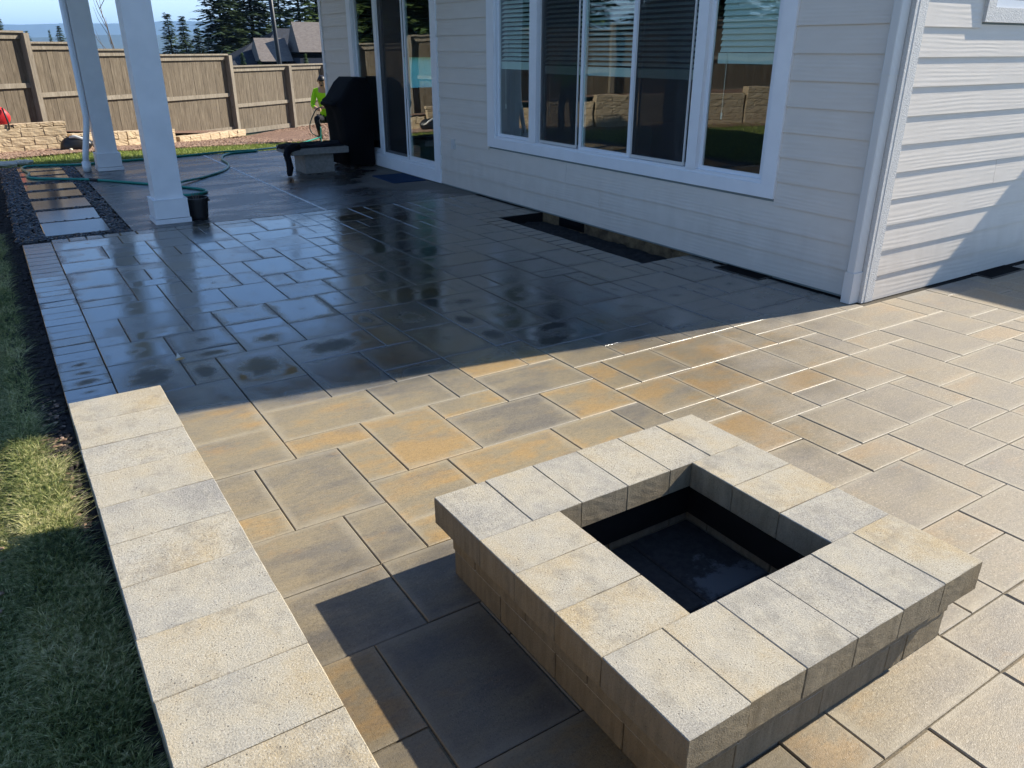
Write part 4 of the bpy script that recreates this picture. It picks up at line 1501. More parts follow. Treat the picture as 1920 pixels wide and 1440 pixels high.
# small fallen leaf by the seat wall
lf = thing('fallen_leaf', 'tiny pale and orange leaf on the wet paving near the seat wall', 'leaf', (0.65, 4.54, 0.004))
lv = [(-0.028, 0, 0.002), (-0.012, 0.011, 0.007), (0.008, 0.012, 0.010), (0.03, 0.0, 0.006), (0.008, -0.012, 0.004), (-0.012, -0.010, 0.002)]
link('blade', mesh('blade', lv + [(a, b, c - 0.0015) for a, b, c in lv], [(0, 1, 2, 3, 4, 5), (11, 10, 9, 8, 7, 6)] + [(i, (i + 1) % 6, 6 + (i + 1) % 6, 6 + i) for i in range(6)]), M['leaf'], lf)
o = link('petal', mesh('petal', [(-0.013, 0, 0), (0.016, 0.003, 0.002), (0.0, 0.004, 0.034), (-0.013, 0.002, 0), (0.016, 0.005, 0.002), (0.0, 0.006, 0.034)], [(0, 1, 2), (5, 4, 3), (0, 3, 4, 1), (1, 4, 5, 2), (2, 5, 3, 0)]), M['leafpale'], lf, (-0.005, 0.012, 0.006))

# ================================================================== yard: fence, retaining wall, mulch
POSTS = [(10.7, 25.14), (8.67, 23.76), (7.30, 22.83), (5.39, 21.53), (3.42, 20.19), (1.99, 19.22), (0.917, 18.49), (-1.3, 17.1), (-3.6, 16.35), (-6.0, 15.75), (-8.4, 15.15), (-10.8, 14.5), (-13.2, 13.8), (-15.6, 13.1)]
TOPS = [1.26, 1.26, 1.26, 1.536, 1.65, 1.775, 1.96, 2.10, 2.25, 2.35, 2.40, 2.45, 2.5]
BOTS = [-0.52, -0.45, -0.36, -0.27, -0.12, 0.02, 0.10, 0.30, 0.50, 0.62, 0.66, 0.68, 0.70]
fence = thing('fence', 'tall brown board fence stepping down behind the yard', 'fence', (0, 18, 0))
FO = Vector((0, 18, 0))


def fp(o):
    o.location = o.location - FO
    return o


bmesh_cache = {}
for s in range(len(TOPS)):
    p, q = Vector((*POSTS[s], 0)), Vector((*POSTS[s + 1], 0))
    d = (q - p)
    L = d.length
    d.normalize()
    nrm = Vector((d.y, -d.x, 0))
    if nrm.y > 0:
        nrm = -nrm
    top, bot = TOPS[s], BOTS[s]
    nb = max(3, int(L / 0.142))
    wv = (L - 0.10) / nb
    ang = math.atan2(d.y, d.x)
    for t in range(nb):
        c = p + d * (0.05 + wv * (t + 0.5))
        hh = top - 0.03 - bot - 0.06
        key = (round(wv, 3), round(hh, 2))
        if key not in bmesh_cache:
            bmesh_cache[key] = MB().box(-wv / 2 + 0.0025, -0.009, 0, wv / 2 - 0.0025, 0.009, hh)
            bmesh_cache[key] = mesh('board', bmesh_cache[key].V, bmesh_cache[key].F)
        o = link('board', bmesh_cache[key], M['fence'], fence, c + nrm * rnd.uniform(-0.003, 0.003) + Vector((0, 0, bot + 0.06)), (0, 0, ang))
        fp(o)
    for nm, zz, hh, tk in (('top_rail', top - 0.085, 0.10, 0.035), ('middle_rail', top - 0.95, 0.085, 0.038), ('kickboard', bot + 0.035, 0.11, 0.03)):
        a = p + d * 0.055 + nrm * (0.012 + tk / 2)
        b = q - d * 0.055 + nrm * (0.012 + tk / 2)
        fp(MB().obb((a.x, a.y, zz), (b.x, b.y, zz), tk, hh).build(nm, M['rail'], fence))
    a, b = p + d * 0.0 + nrm * 0.02, q - d * 0.0 + nrm * 0.02
    fp(MB().obb((a.x, a.y, top - 0.012), (b.x, b.y, top - 0.012), 0.14, 0.035).build('cap_rail', M['rail'], fence))
for s in range(len(POSTS)):
    tz = max(TOPS[max(0, s - 1)], TOPS[min(len(TOPS) - 1, s)])
    bz = min(BOTS[max(0, s - 1)], BOTS[min(len(BOTS) - 1, s)])
    x, y = POSTS[s]
    d = Vector((POSTS[min(s + 1, len(POSTS) - 1)][0] - POSTS[max(s - 1, 0)][0], POSTS[min(s + 1, len(POSTS) - 1)][1] - POSTS[max(s - 1, 0)][1], 0)).normalized()
    o = MB().box(-0.052, -0.095, bz - 0.3, 0.052, 0.095, tz - 0.031).build('post', M['rail'], fence)
    nrm = Vector((-d.y, d.x, 0)) if -d.y * 0 + d.x < 0 else Vector((d.y, -d.x, 0))
    if nrm.y > 0:
        nrm = -nrm
    o.location = Vector((x, y, 0)) + nrm * 0.055
    o.rotation_euler = (0, 0, math.atan2(d.y, d.x))
    fp(o)

# retaining wall of split-face blocks
RWL = [((5.3, 20.55), -0.30, 0.10), ((3.4, 18.75), -0.22, 0.16), ((3.3, 18.6), -0.20, 0.30), ((2.25, 17.75), -0.12, 0.30), ((1.25, 17.20), -0.08, 0.30), ((1.2, 17.18), -0.08, 0.45), ((0.1, 16.9), -0.07, 0.45),
       ((-1.0, 16.2), -0.07, 0.60), ((-2.2, 15.2), -0.07, 0.75), ((-6.0, 14.1), -0.07, 0.75), ((-6.05, 14.08), -0.07, 0.9), ((-11.0, 12.7), -0.07, 0.9), ((-15.5, 11.5), -0.07, 0.9)]
rwall = thing('retaining_wall', 'low tan split-face block retaining wall below the fence', 'retaining wall', (0, 17, 0))
RO = Vector((0, 17, 0))
sb = []
for v in range(4):
    me = rough_block('block', 0.398, 0.22, 0.147, 0.0032, 0.008, 4, 500 + v)
    sb.append(me)
for s in range(len(RWL) - 1):
    (p, bz, ph), (q, bz2, qh) = RWL[s], RWL[s + 1]
    p, q = Vector((*p, 0)), Vector((*q, 0))
    d = q - p
    L = d.length
    if L < 0.2:
        continue
    d.normalize()
    nb = max(1, round(L / 0.4))
    sc_ = L / nb / 0.4
    hgt = max(ph, qh) if abs(ph - qh) < 0.2 else qh
    nc = max(1, round(min(ph, qh) / 0.15))
    for c in range(nc):
        for t in range(nb + (1 if c % 2 else 0)):
            u = (t + 0.5 - (0.5 if c % 2 else 0)) * L / nb
            fx = 1.0
            if u < 0.05 or u > L - 0.05:
                fx = 0.5
                u = min(max(u, 0.1 * sc_), L - 0.1 * sc_)
            ctr = p + d * u
            zz = bz + (bz2 - bz) * (u / L) + c * 0.15 - 0.02
            o = link('block', rnd.choice(sb), M['split'], rwall, ctr + Vector((0, 0, zz)) - RO, (0, 0, math.atan2(d.y, d.x) + R(rnd.gauss(0, 0.8))))
            o.scale = (sc_ * fx, 1, 1)
for t in range(5):
    u = 0.15 + t * 0.22
    o = link('cap_block', sb[t % 4], M['split'], rwall, Vector((0.12 + u * 0.97, 16.93 + u * 0.24, 0.36)) - RO, (0, 0, R(14 + rnd.gauss(0, 3))))
    o.scale = (0.52, 0.9, 0.45)

# mulch bed between lawn and fence
def strip(name, A, B, za, zb, mat, n=3):
    V, F = [], []
    for i in range(len(A)):
        for j in range(n + 1):
            u = j / n
            x, y = A[i][0] + (B[i][0] - A[i][0]) * u, A[i][1] + (B[i][1] - A[i][1]) * u
            V.append((x, y, za[i] + (zb[i] - za[i]) * u + (0.02 * mnoise.noise(Vector((x * 3, y * 3, 0))) if 0 < j < n else 0)))
    for i in range(len(A) - 1):
        for j in range(n):
            F.append((i * (n + 1) + j, i * (n + 1) + j + 1, (i + 1) * (n + 1) + j + 1, (i + 1) * (n + 1) + j))
    return tag(link(name, mesh(name, V, F), mat), kind='structure')


front = [(11, 22.0), (8.7, 19.9), (7.0, 18.9), (5.0, 17.85), (3.4, 17.0), (2.0, 16.35), (0.8, 16.1), (-0.6, 15.5), (-2.2, 14.4), (-6, 13.3), (-11, 11.9), (-15.5, 10.7)]
back = [(11.2, 25.6), (8.7, 23.9), (7.3, 22.9), (5.35, 20.9), (3.4, 18.85), (2.2, 17.85), (0.9, 17.2), (-0.9, 16.3), (-2.15, 15.3), (-6, 14.2), (-11, 12.8), (-15.5, 11.6)]
strip('mulch_bed', front, back, [lawn_z(*p) + 0.005 for p in front], [max(-0.5, lawn_z(*p)) + 0.02 for p in back], M['mulch'])
tb = [(5.3, 20.6), (3.45, 18.8), (2.25, 17.85), (0.5, 17.05), (-1.0, 16.25), (-2.2, 15.25), (-6, 14.15), (-11, 12.75), (-15.5, 11.6)]
tf = [(5.45, 21.65), (3.5, 20.3), (2.05, 19.3), (0.6, 18.35), (-1.0, 17.35), (-2.6, 16.8), (-6, 15.85), (-11, 14.55), (-15.5, 13.3)]
strip('upper_bed', tb, tf, [-0.25, -0.03, 0.13, 0.30, 0.50, 0.62, 0.64, 0.74, 0.74], [-0.28, -0.1, 0.06, 0.20, 0.42, 0.56, 0.66, 0.74, 0.74], M['mulch'])


def chips(n):
    out = []
    while len(out) < n:
        i = nrs.randint(0, 7)
        u, v = nrs.rand(), nrs.rand()
        ax, ay = front[i][0] * (1 - u) + front[i + 1][0] * u, front[i][1] * (1 - u) + front[i + 1][1] * u
        bx, by = back[i][0] * (1 - u) + back[i + 1][0] * u, back[i][1] * (1 - u) + back[i + 1][1] * u
        x, y = ax + (bx - ax) * v, ay + (by - ay) * v
        out.append((x, y, lawn_z(x, y) + 0.025))
    return out


mc = NT('bark_chip')
mc.set(Base_Color=mc.ramp(mc.noise(mc.pos(), 30, 1), [(0.3, (0.08, 0.042, 0.026)), (0.5, (0.26, 0.155, 0.10)), (0.7, (0.48, 0.34, 0.25))]), Roughness=0.9)
tag(scatter('mulch_chips', chips(9000), 0.015, 0.045, 0.35, mc.m, False), 'reddish brown bark mulch along the foot of the fence', 'mulch', kind='stuff')

lc = [(nrs.uniform(-0.15, 0.0), nrs.uniform(2.6, 4.4), -0.022) for _ in range(160)] + [(nrs.uniform(-0.4, -0.15), nrs.uniform(2.6, 4.2), -0.035) for _ in range(30)]
tag(scatter('leaf_litter', lc, 0.006, 0.016, 0.3, mc.m, False), 'scattered reddish bark bits between lawn and seat wall', 'bark', kind='stuff')

# flat pale stones at the far end of the pebble strip
for k, (x, y, s_, lab) in enumerate([(0.12, 14.95, 0.17, 'pale flat stone at the far end of the pebble strip, left one'), (0.37, 15.05, 0.13, 'pale flat stone at the far end of the pebble strip, right one')]):
    me = rough_block('flat_stone', s_ * 1.9, s_ * 2.0, 0.06, 0.008, 0.02, 3, 900 + k)
    tag(link('flat_stone', me, M['palestone'], None, (x, y, -0.05), (0, 0, R(20 * k))), lab, 'stone', 'pale flat stones')

# red backpack and black bag by the retaining wall
rb = thing('backpack', 'bright red backpack with black straps leaning on the retaining wall', 'backpack', (0.20, 17.0, 0.40))
bm = bmesh.new()
bmesh.ops.create_uvsphere(bm, u_segments=18, v_segments=12, radius=1)
for v in bm.verts:
    x, y, z = v.co
    sx = math.copysign(abs(x) ** 0.7, x)
    sy = math.copysign(abs(y) ** 0.7, y)
    sz = math.copysign(abs(z) ** 0.8, z)
    v.co = (sx * 0.20 * (1 - 0.25 * max(0, sz)), sy * 0.10, sz * 0.16 + 0.16 + 0.01 * mnoise.noise(Vector((x * 3, y * 3, z * 3))))
me = bpy.data.meshes.new('bag')
bm.to_mesh(me)
bm.free()
me.polygons.foreach_set('use_smooth', [True] * len(me.polygons))
link('bag', me, M['red'], rb)
for sx in (-0.09, 0.10):
    MB().tube([(sx, -0.09, 0.30), (sx * 1.2, -0.14, 0.20), (sx * 1.4, -0.13, 0.06), (sx * 1.3, -0.16, -0.05)], 0.016, 6).build('strap', M['plastic'], rb, True)
MB().box(-0.17, -0.11, -0.015, 0.19, 0.08, 0.02).build('base', M['plastic'], rb)
bb = thing('black_bag', 'slumped black bag with pale top lying before the retaining wall', 'bag', (1.32, 16.75, -0.06))
bm = bmesh.new()
bmesh.ops.create_uvsphere(bm, u_segments=20, v_segments=12, radius=1)
for v in bm.verts:
    x, y, z = v.co
    n_ = mnoise.noise(Vector((x * 2, y * 2, z * 2)))
    v.co = (x * 0.27 + 0.05 * z, y * 0.15, max(0, z * (0.17 - 0.05 * x) + 0.09) + 0.02 * n_)
me = bpy.data.meshes.new('bag')
bm.to_mesh(me)
bm.free()
me.polygons.foreach_set('use_smooth', [True] * len(me.polygons))
link('bag', me, M['plastic'], bb)
MB().tube([(-0.10, -0.05, 0.24), (0.0, -0.09, 0.25), (0.12, -0.10, 0.20), (0.22, -0.10, 0.12)], [0.02, 0.03, 0.025, 0.012], 8).build('flap', M['spout'], bb, True)
MB().lathe([(0.02, 0), (0.035, 0.01), (0.03, 0.05), (0.01, 0.06)], (-0.12, -0.16, 0.0), 10).build('cup', M['palestone'], bb, True)


# ================================================================== people
def person(name, label, J, rads, loc, rotz, head, shirt_to):
    """one continuous skinned body; J: joints, rads: radius per joint"""
    idx = {k: i for i, k in enumerate(J)}
    V = [J[k] for k in J]
    E = [(idx[a], idx[b]) for a, b in EDGES if a in idx and b in idx]
    me = bpy.data.meshes.new('skel')
    me.from_pydata(V, E, [])
    o = bpy.data.objects.new('skel', me)
    COL.objects.link(o)
    bpy.context.view_layer.objects.active = o
    o.modifiers.new('skin', 'SKIN')
    sv = me.skin_vertices[0].data
    for k, i in idx.items():
        r_ = rads[k]
        sv[i].radius = r_ if isinstance(r_, tuple) else (r_, r_)
        sv[i].use_root = (k == 'pelvis')
    ss = o.modifiers.new('sub', 'SUBSURF')
    ss.levels = 2
    ss.render_levels = 2
    dg = bpy.context.evaluated_depsgraph_get()
    dg.update()
    body = bpy.data.meshes.new_from_object(o.evaluated_get(dg))
    bpy.data.objects.remove(o)
    body.materials.clear()
    for m_ in ('skin', 'lime', 'denim', 'boot'):
        body.materials.append(M[m_])
    names = list(J)
    PT = [Vector(J[k]) for k in names]
    region = {}
    for k in names:
        if k.startswith(('head', 'neck', 'hand', 'wrist', 'finger', 'thumb', 'nose', 'face')):
            region[k] = 0
        elif k.startswith(('chest', 'belly', 'shoulder', 'elbow', 'arm')):
            region[k] = 1
        elif k.startswith(('ankle', 'foot', 'toe')):
            region[k] = 3
        else:
            region[k] = 2
    for f in body.polygons:
        c = f.center
        k = min(range(len(PT)), key=lambda q: (PT[q] - c).length_squared)
        f.material_index = region[names[k]]
        f.use_smooth = True
    b = bpy.data.objects.new(name, body)
    COL.objects.link(b)
    b.location = loc
    b.rotation_euler = (0, 0, rotz)
    tag(b, label, 'person')
    # hair cap and eyes follow the head
    hc, hr, fwd = Vector(head[0]), head[1], Vector(head[2]).normalized()
    upv = Vector(head[3]).normalized()
    side = fwd.cross(upv).normalized()
    Mx = Matrix((side, fwd, upv)).transposed().to_4x4()
    Mx.translation = hc
    bm = bmesh.new()
    bmesh.ops.create_uvsphere(bm, u_segments=18, v_segments=12, radius=1)
    kill = [v for v in bm.verts if (v.co.z < 0.12 and v.co.y > -0.25) or v.co.z < -0.45]
    bmesh.ops.delete(bm, geom=kill, context='VERTS')
    for v in bm.verts:
        v.co = Vector((v.co.x * hr * 0.90, v.co.y * hr * 1.04 - 0.008, v.co.z * hr * 1.06)) * (1 + 0.06 * mnoise.noise(v.co * 5))
    bmesh.ops.transform(bm, matrix=Mx, verts=bm.verts)
    hm_ = bpy.data.meshes.new('hair')
    bm.to_mesh(hm_)
    bm.free()
    hm_.polygons.foreach_set('use_smooth', [True] * len(hm_.polygons))
    ho_ = link('hair', hm_, M['hair'], b)
    md = ho_.modifiers.new('t', 'SOLIDIFY')
    md.thickness = 0.012
    for sgn in (-1, 1):
        e = hc + fwd * hr * 0.98 + side * sgn * hr * 0.36 + upv * hr * 0.02
        bm = bmesh.new()
        bmesh.ops.create_uvsphere(bm, u_segments=8, v_segments=6, radius=0.011)
        bmesh.ops.translate(bm, vec=e, verts=bm.verts)
        em = bpy.data.meshes.new('eye')
        bm.to_mesh(em)
        bm.free()
        link('eye', em, M['hair'], b)
        ee = hc + side * sgn * hr * 0.93 - upv * hr * 0.08
        bm = bmesh.new()
        bmesh.ops.create_uvsphere(bm, u_segments=8, v_segments=6, radius=0.028)
        for v in bm.verts:
            v.co = side * v.co.x * 0.4 + fwd * v.co.y * 0.7 + upv * v.co.z + ee
        em = bpy.data.meshes.new('ear')
        bm.to_mesh(em)
        bm.free()
        em.polygons.foreach_set('use_smooth', [True] * len(em.polygons))
        link('ear', em, M['skin'], b)
    mo = hc + fwd * hr * 0.93 - upv * hr * 0.62
    bm = bmesh.new()
    bmesh.ops.create_uvsphere(bm, u_segments=10, v_segments=6, radius=0.03)
    for v in bm.verts:
        v.co = side * v.co.x + fwd * v.co.y * 0.5 + upv * v.co.z * 0.55 + mo
    em = bpy.data.meshes.new('beard')
    bm.to_mesh(em)
    bm.free()
    link('beard', em, M['hair'], b)
    return b


EDGES = [('pelvis', 'belly'), ('belly', 'chest'), ('chest', 'neck'), ('neck', 'head_base'), ('head_base', 'head_mid'), ('head_mid', 'head_top'),
         ('chest', 'shoulder_l'), ('shoulder_l', 'elbow_l'), ('elbow_l', 'wrist_l'), ('wrist_l', 'hand_l'),
         ('chest', 'shoulder_r'), ('shoulder_r', 'elbow_r'), ('elbow_r', 'wrist_r'), ('wrist_r', 'hand_r'),
         ('pelvis', 'hip_l'), ('hip_l', 'knee_l'), ('knee_l', 'ankle_l'), ('ankle_l', 'toe_l'),
         ('pelvis', 'hip_r'), ('hip_r', 'knee_r'), ('knee_r', 'ankle_r'), ('ankle_r', 'toe_r')]
for sd in 'lr':
    EDGES.append(('wrist_' + sd, 'thumb_a_' + sd))
    EDGES.append(('thumb_a_' + sd, 'thumb_b_' + sd))
    for f_ in range(4):
        EDGES += [('hand_' + sd, 'finger_%d_a_%s' % (f_, sd)), ('finger_%d_a_%s' % (f_, sd), 'finger_%d_b_%s' % (f_, sd))]
RAD = dict(pelvis=(0.15, 0.12), belly=(0.145, 0.11), chest=(0.17, 0.12), neck=0.055, head_base=0.075, head_mid=0.095, head_top=0.07)
for sd in 'lr':
    RAD.update({'shoulder_' + sd: 0.075, 'elbow_' + sd: 0.05, 'wrist_' + sd: 0.032, 'hand_' + sd: 0.034, 'hip_' + sd: 0.10, 'knee_' + sd: 0.07, 'ankle_' + sd: 0.048, 'toe_' + sd: 0.042,
                'thumb_a_' + sd: 0.011, 'thumb_b_' + sd: 0.009})
    for f_ in range(4):
        RAD['finger_%d_a_%s' % (f_, sd)] = 0.010
        RAD['finger_%d_b_%s' % (f_, sd)] = 0.008


def add_hands(J, dirs):
    for sd in 'lr':
        h, w = Vector(J['hand_' + sd]), Vector(J['wrist_' + sd])
        d = (h - w).normalized()
        s = Vector(dirs[sd]).normalized()
        c = d.cross(s).normalized()
        for f_ in range(4):
            a = h + d * (0.055 - 0.006 * abs(f_ - 1.4)) + s * (0.027 - 0.018 * f_)
            J['finger_%d_a_%s' % (f_, sd)] = tuple(a)
            J['finger_%d_b_%s' % (f_, sd)] = tuple(a + d * 0.012 + c * 0.035)
        a = w + d * 0.04 + s * 0.045
        J['thumb_a_' + sd] = tuple(a)
        J['thumb_b_' + sd] = tuple(a + d * 0.03 + c * 0.02)


# squatting worker beyond the grill, hose in hand (local +Y is the way he faces)
J1 = dict(pelvis=(0, -0.16, 0.46), belly=(0, -0.10, 0.64), chest=(0, 0.03, 0.90), neck=(0, 0.09, 1.05), head_base=(0, 0.12, 1.10), head_mid=(0, 0.15, 1.17), head_top=(0, 0.14, 1.23),
          shoulder_l=(-0.19, 0.04, 0.97), elbow_l=(-0.25, 0.14, 0.72), wrist_l=(-0.10, 0.32, 0.70), hand_l=(-0.05, 0.38, 0.70),
          shoulder_r=(0.19, 0.04, 0.97), elbow_r=(0.25, 0.16, 0.72), wrist_r=(0.10, 0.36, 0.66), hand_r=(0.05, 0.42, 0.66),
          hip_l=(-0.10, -0.14, 0.46), knee_l=(-0.17, 0.26, 0.50), ankle_l=(-0.14, 0.02, 0.10), toe_l=(-0.15, 0.17, 0.045),
          hip_r=(0.10, -0.14, 0.46), knee_r=(0.17, 0.26, 0.50), ankle_r=(0.14, 0.02, 0.10), toe_r=(0.15, 0.17, 0.045))
J1 = {k: (v[0], v[1], v[2] * 1.17 if v[2] > 0.2 else v[2]) for k, v in J1.items()}
add_hands(J1, dict(l=(0, 0, 1), r=(0, 0, 1)))
PLOC = (6.51, 17.85, lawn_z(6.51, 17.85) - 0.01)
prot = R(150)
person('person', 'man in lime green shirt crouching behind the grill holding a hose', J1, RAD, PLOC, prot, ((0, 0.155, 1.365), 0.10, (0, 1, -0.55), (0, 0.5, 1)), 0)
# hose loop in his hands
hl = thing('spray_hose', 'thin dark hose looping from the crouching man\'s hands', 'hose', PLOC)
cs, sn = math.cos(prot), math.sin(prot)


def ploc(x, y, z):
    return (x * cs - y * sn, x * sn + y * cs, z)


MB().tube(spline([ploc(0.05, 0.42, 0.78), ploc(0.0, 0.40, 0.82), ploc(0.12, 0.47, 0.78), ploc(0.27, 0.5, 0.50), ploc(0.27, 0.5, 0.32), ploc(0.14, 0.48, 0.22), ploc(0.03, 0.45, 0.24)], 6), 0.012, 6).build('loop', M['hosedark'], hl, True)
MB().tube(spline([ploc(0.06, 0.46, 0.42), ploc(0.07, 0.48, 0.2), ploc(0.08, 0.5, 0.02), ploc(0.25, 0.62, 0.012)], 6), 0.014, 6).build('supply_hose', M['hose'], hl, True)

# second worker, just left of the picture, seen in the window glass
J2 = dict(pelvis=(0, 0, 0.93), belly=(0, 0.01, 1.10), chest=(0, 0.02, 1.33), neck=(0, 0.03, 1.49), head_base=(0, 0.05, 1.545), head_mid=(0, 0.06, 1.62), head_top=(0, 0.05, 1.69),
          shoulder_l=(-0.19, 0.02, 1.41), elbow_l=(-0.27, 0.06, 1.13), wrist_l=(-0.20, 0.27, 1.05), hand_l=(-0.17, 0.34, 1.05),
          shoulder_r=(0.19, 0.02, 1.41), elbow_r=(0.27, 0.04, 1.13), wrist_r=(0.22, 0.25, 1.02), hand_r=(0.19, 0.32, 1.02),
          hip_l=(-0.10, 0, 0.90), knee_l=(-0.13, 0.05, 0.50), ankle_l=(-0.14, -0.02, 0.10), toe_l=(-0.16, 0.15, 0.045),
          hip_r=(0.10, 0, 0.90), knee_r=(0.14, 0.08, 0.50), ankle_r=(0.17, 0.06, 0.10), toe_r=(0.20, 0.22, 0.045))
add_hands(J2, dict(l=(0, 0, 1), r=(0, 0, 1)))
person('person', 'standing worker in lime shirt and dark trousers mirrored in the window', J2, RAD, (-0.42, 13.9, -0.075), R(-120), ((0, 0.065, 1.62), 0.10, (0, 1, -0.2), (0, 0.15, 1)), 0)


# ================================================================== trees, pole, neighbour's house
def conifer_mesh(seed, H=16.0, Rb=3.0, density=1.0, droop=0.35, bare=0.12):
    rr = np.random.RandomState(seed)
    V, F = [], []
    nw = int(66 * density)
    tri = []
    for w in range(nw):
        u = (w + rr.uniform(-0.3, 0.3)) / nw
        z = H * (bare + (1 - bare) * max(0, u))
        prof = (1 - u) ** 0.82
        rad = Rb * prof * rr.uniform(0.75, 1.12) + 0.12
        nbh = rr.randint(5, 8)
        a0 = rr.uniform(0, 6.28)
        for b in range(nbh):
            a = a0 + b * 6.283 / nbh + rr.normal(0, 0.18)
            L = rad * rr.uniform(0.55, 1.15)
            ns = max(5, int(L * 13))
            up = rr.uniform(-0.05, 0.22)
            for s in range(ns):
                t = (s + rr.uniform(0, 1)) / ns
                if t < 0.12:
                    continue
                r_ = L * t
                zz = z + L * (up * t - droop * t * t) + rr.normal(0, 0.05)
                cx, cy = r_ * math.cos(a), r_ * math.sin(a)
                wd = (0.16 + 0.34 * L / 2.5 * (1 - 0.55 * t))
                for sgn in (-1, 1):
                    aa = a + sgn * rr.uniform(0.5, 1.2)
                    ln = wd * rr.uniform(0.9, 1.7)
                    tip = (cx + ln * math.cos(aa), cy + ln * math.sin(aa), zz - rr.uniform(0.02, 0.32) * ln)
                    pw = 0.09 + 0.08 * rr.rand()
                    px_, py_ = -math.sin(aa) * pw, math.cos(aa) * pw
                    tri.append(((cx - px_, cy - py_, zz), (cx + px_, cy + py_, zz + rr.normal(0, 0.03)), tip))
    T = np.array(tri).reshape(-1, 3)
    me = bpy.data.meshes.new('crown')
    me.from_pydata(T.tolist(), [], np.arange(len(T)).reshape(-1, 3).tolist())
    tm = MB().tube([(0, 0, 0), (0.03, 0.02, H * 0.3), (0, 0.03, H * 0.7), (0, 0, H * 0.985)], [H * 0.012, H * 0.009, H * 0.005, 0.012], 7)
    tme = mesh('trunk', tm.V, tm.F, True)
    return me, tme


CON = [conifer_mesh(1, 16, 3.0, 1.15, 0.30), conifer_mesh(2, 16, 2.6, 1.0, 0.42, 0.08), conifer_mesh(3, 16, 3.4, 1.25, 0.25, 0.15)]
for c, t_ in CON:
    c.materials.append(M['fol1'])
    t_.materials.append(M['bark'])
CONL = []
for c, t_ in CON:
    c2 = c.copy()
    c2.materials.clear()
    c2.materials.append(M['fol2'])
    CONL.append((c2, t_))


def px_ground(px, dist):
    a = math.atan2(px - 960, 1585) + R(YAW)
    return math.sin(a) * dist, math.cos(a) * dist


def tree_at(x, y, ztop, zbase, kind, label, cat='tree', group=None, wide=1.0, light=False, spin=None):
    t_ = thing('conifer_tree', label, cat, (x, y, zbase), group)
    cm_, tm_ = (CONL if light else CON)[kind]
    s = (ztop - zbase) / 16.0
    t_.scale = (s * wide, s * wide, s)
    t_.rotation_euler = (0, 0, rnd.uniform(0, 6.28) if spin is None else spin)
    link('crown', cm_, None, t_)
    link('trunk', tm_, None, t_)


def ztop_for(py, dist):
    return CAMH + (92 - py) / 1585 * dist


direct = [  # px, py of tip, distance, kind, width factor, label
    (322, 33, 62, 1, 1.00, 'pointed conifer left of the treetop group behind the fence'),
    (349, 38, 64, 0, 0.85, 'slim conifer second from the left in the group behind the fence'),
    (374, 55, 58, 1, 0.85, 'short conifer in the dip of the tree group behind the fence'),
    (392, 62, 66, 0, 0.8, 'lowest conifer tip between the small group and the tall trees'),
    (421, -55, 52, 2, 1.00, 'tall layered conifer left of the black pole, touching the picture top'),
    (478, -75, 55, 2, 1.05, 'tall broad conifer just left of the black pole'),
    (449, -10, 66, 0, 1.0, 'conifer filling the gap between the two tall layered trees'),
    (531, -40, 62, 0, 1.05, 'dense conifer behind the neighbour roof, right of the pole'),
    (566, -60, 57, 1, 1.15, 'light green conifer above the neighbour roof peak'),
    (600, -60, 64, 2, 1.0, 'conifer partly hidden by the corner of the house'),
    (9, 38, 70, 1, 0.75, 'small conifer tip over the fence at the left picture edge'),
    (56, 64, 82, 0, 0.8, 'tiny dark treetop over the fence left of the far column'),
    (99, 62, 88, 1, 0.45, 'thin spindly treetop over the fence beside the far column'),
    (118, 56, 76, 0, 0.8, 'small treetop over the fence touching the far column'),
]
for px_, py_, D, kd, wd, lab in direct:
    x, y = px_ground(px_, D)
    zt = ztop_for(py_, D)
    h_ = 15.5 if py_ < 0 else (10.5 if px_ > 200 else 8.0)
    tree_at(x, y, zt, zt - h_, kd, lab, group='conifers behind the fence', wide=wd * (1.35 if py_ < 0 else 1.35), light=(px_ in (566, 600)))
mir = [(-1.8, 26.5), (-4.5, 28.5), (-7.5, 26), (-10.5, 27.5), (-13.5, 24.5), (-16.5, 26), (-19, 22), (-22, 23.5), (-6, 34), (-12, 34), (-25, 19), (-3.2, 33)]
for k, (x, y) in enumerate(mir):
    tree_at(x, y, 11 + rnd.uniform(-1.5, 3), -3.0, k % 3, 'tall conifer beyond the fence mirrored in the house windows', group='conifers mirrored in the glass', wide=1.25, light=(k % 2 == 0))

# small shrubs' tips just over the fence
for k, (px_, py_, lab) in enumerate([(452, 97, 'small green sapling tip above the fence below the tall trees'), (571, 99, 'small green sapling tip above the fence before the neighbour house'), (484, 108, 'tiny sapling tip above the fence left of the pole')]):
    x, y = px_ground(px_, 30)
    zt = ztop_for(py_, 30)
    tree_at(x, y, zt, zt - 2.6, 1, lab, group='sapling tips over the fence', wide=1.1, light=True)

# black pole
x, y = px_ground(517, 30)
pl = thing('utility_pole', 'slim black pole rising behind the fence before the trees', 'pole', (x, y, -2.5))
MB().tube([(0.22, 0, 0), (0.1, 0, 3.0), (-0.12, 0, 9.0)], [0.085, 0.08, 0.065], 12).build('shaft', M['pole'], pl, True)
MB().tube([(-0.12, 0, 8.9), (-0.12, 0, 9.05)], 0.09, 12).build('cap', M['pole'], pl)
MB().lathe([(0.2, 0), (0.2, 0.05), (0.12, 0.08)], (0.22, 0, 0), 16).build('base', M['pole'], pl)

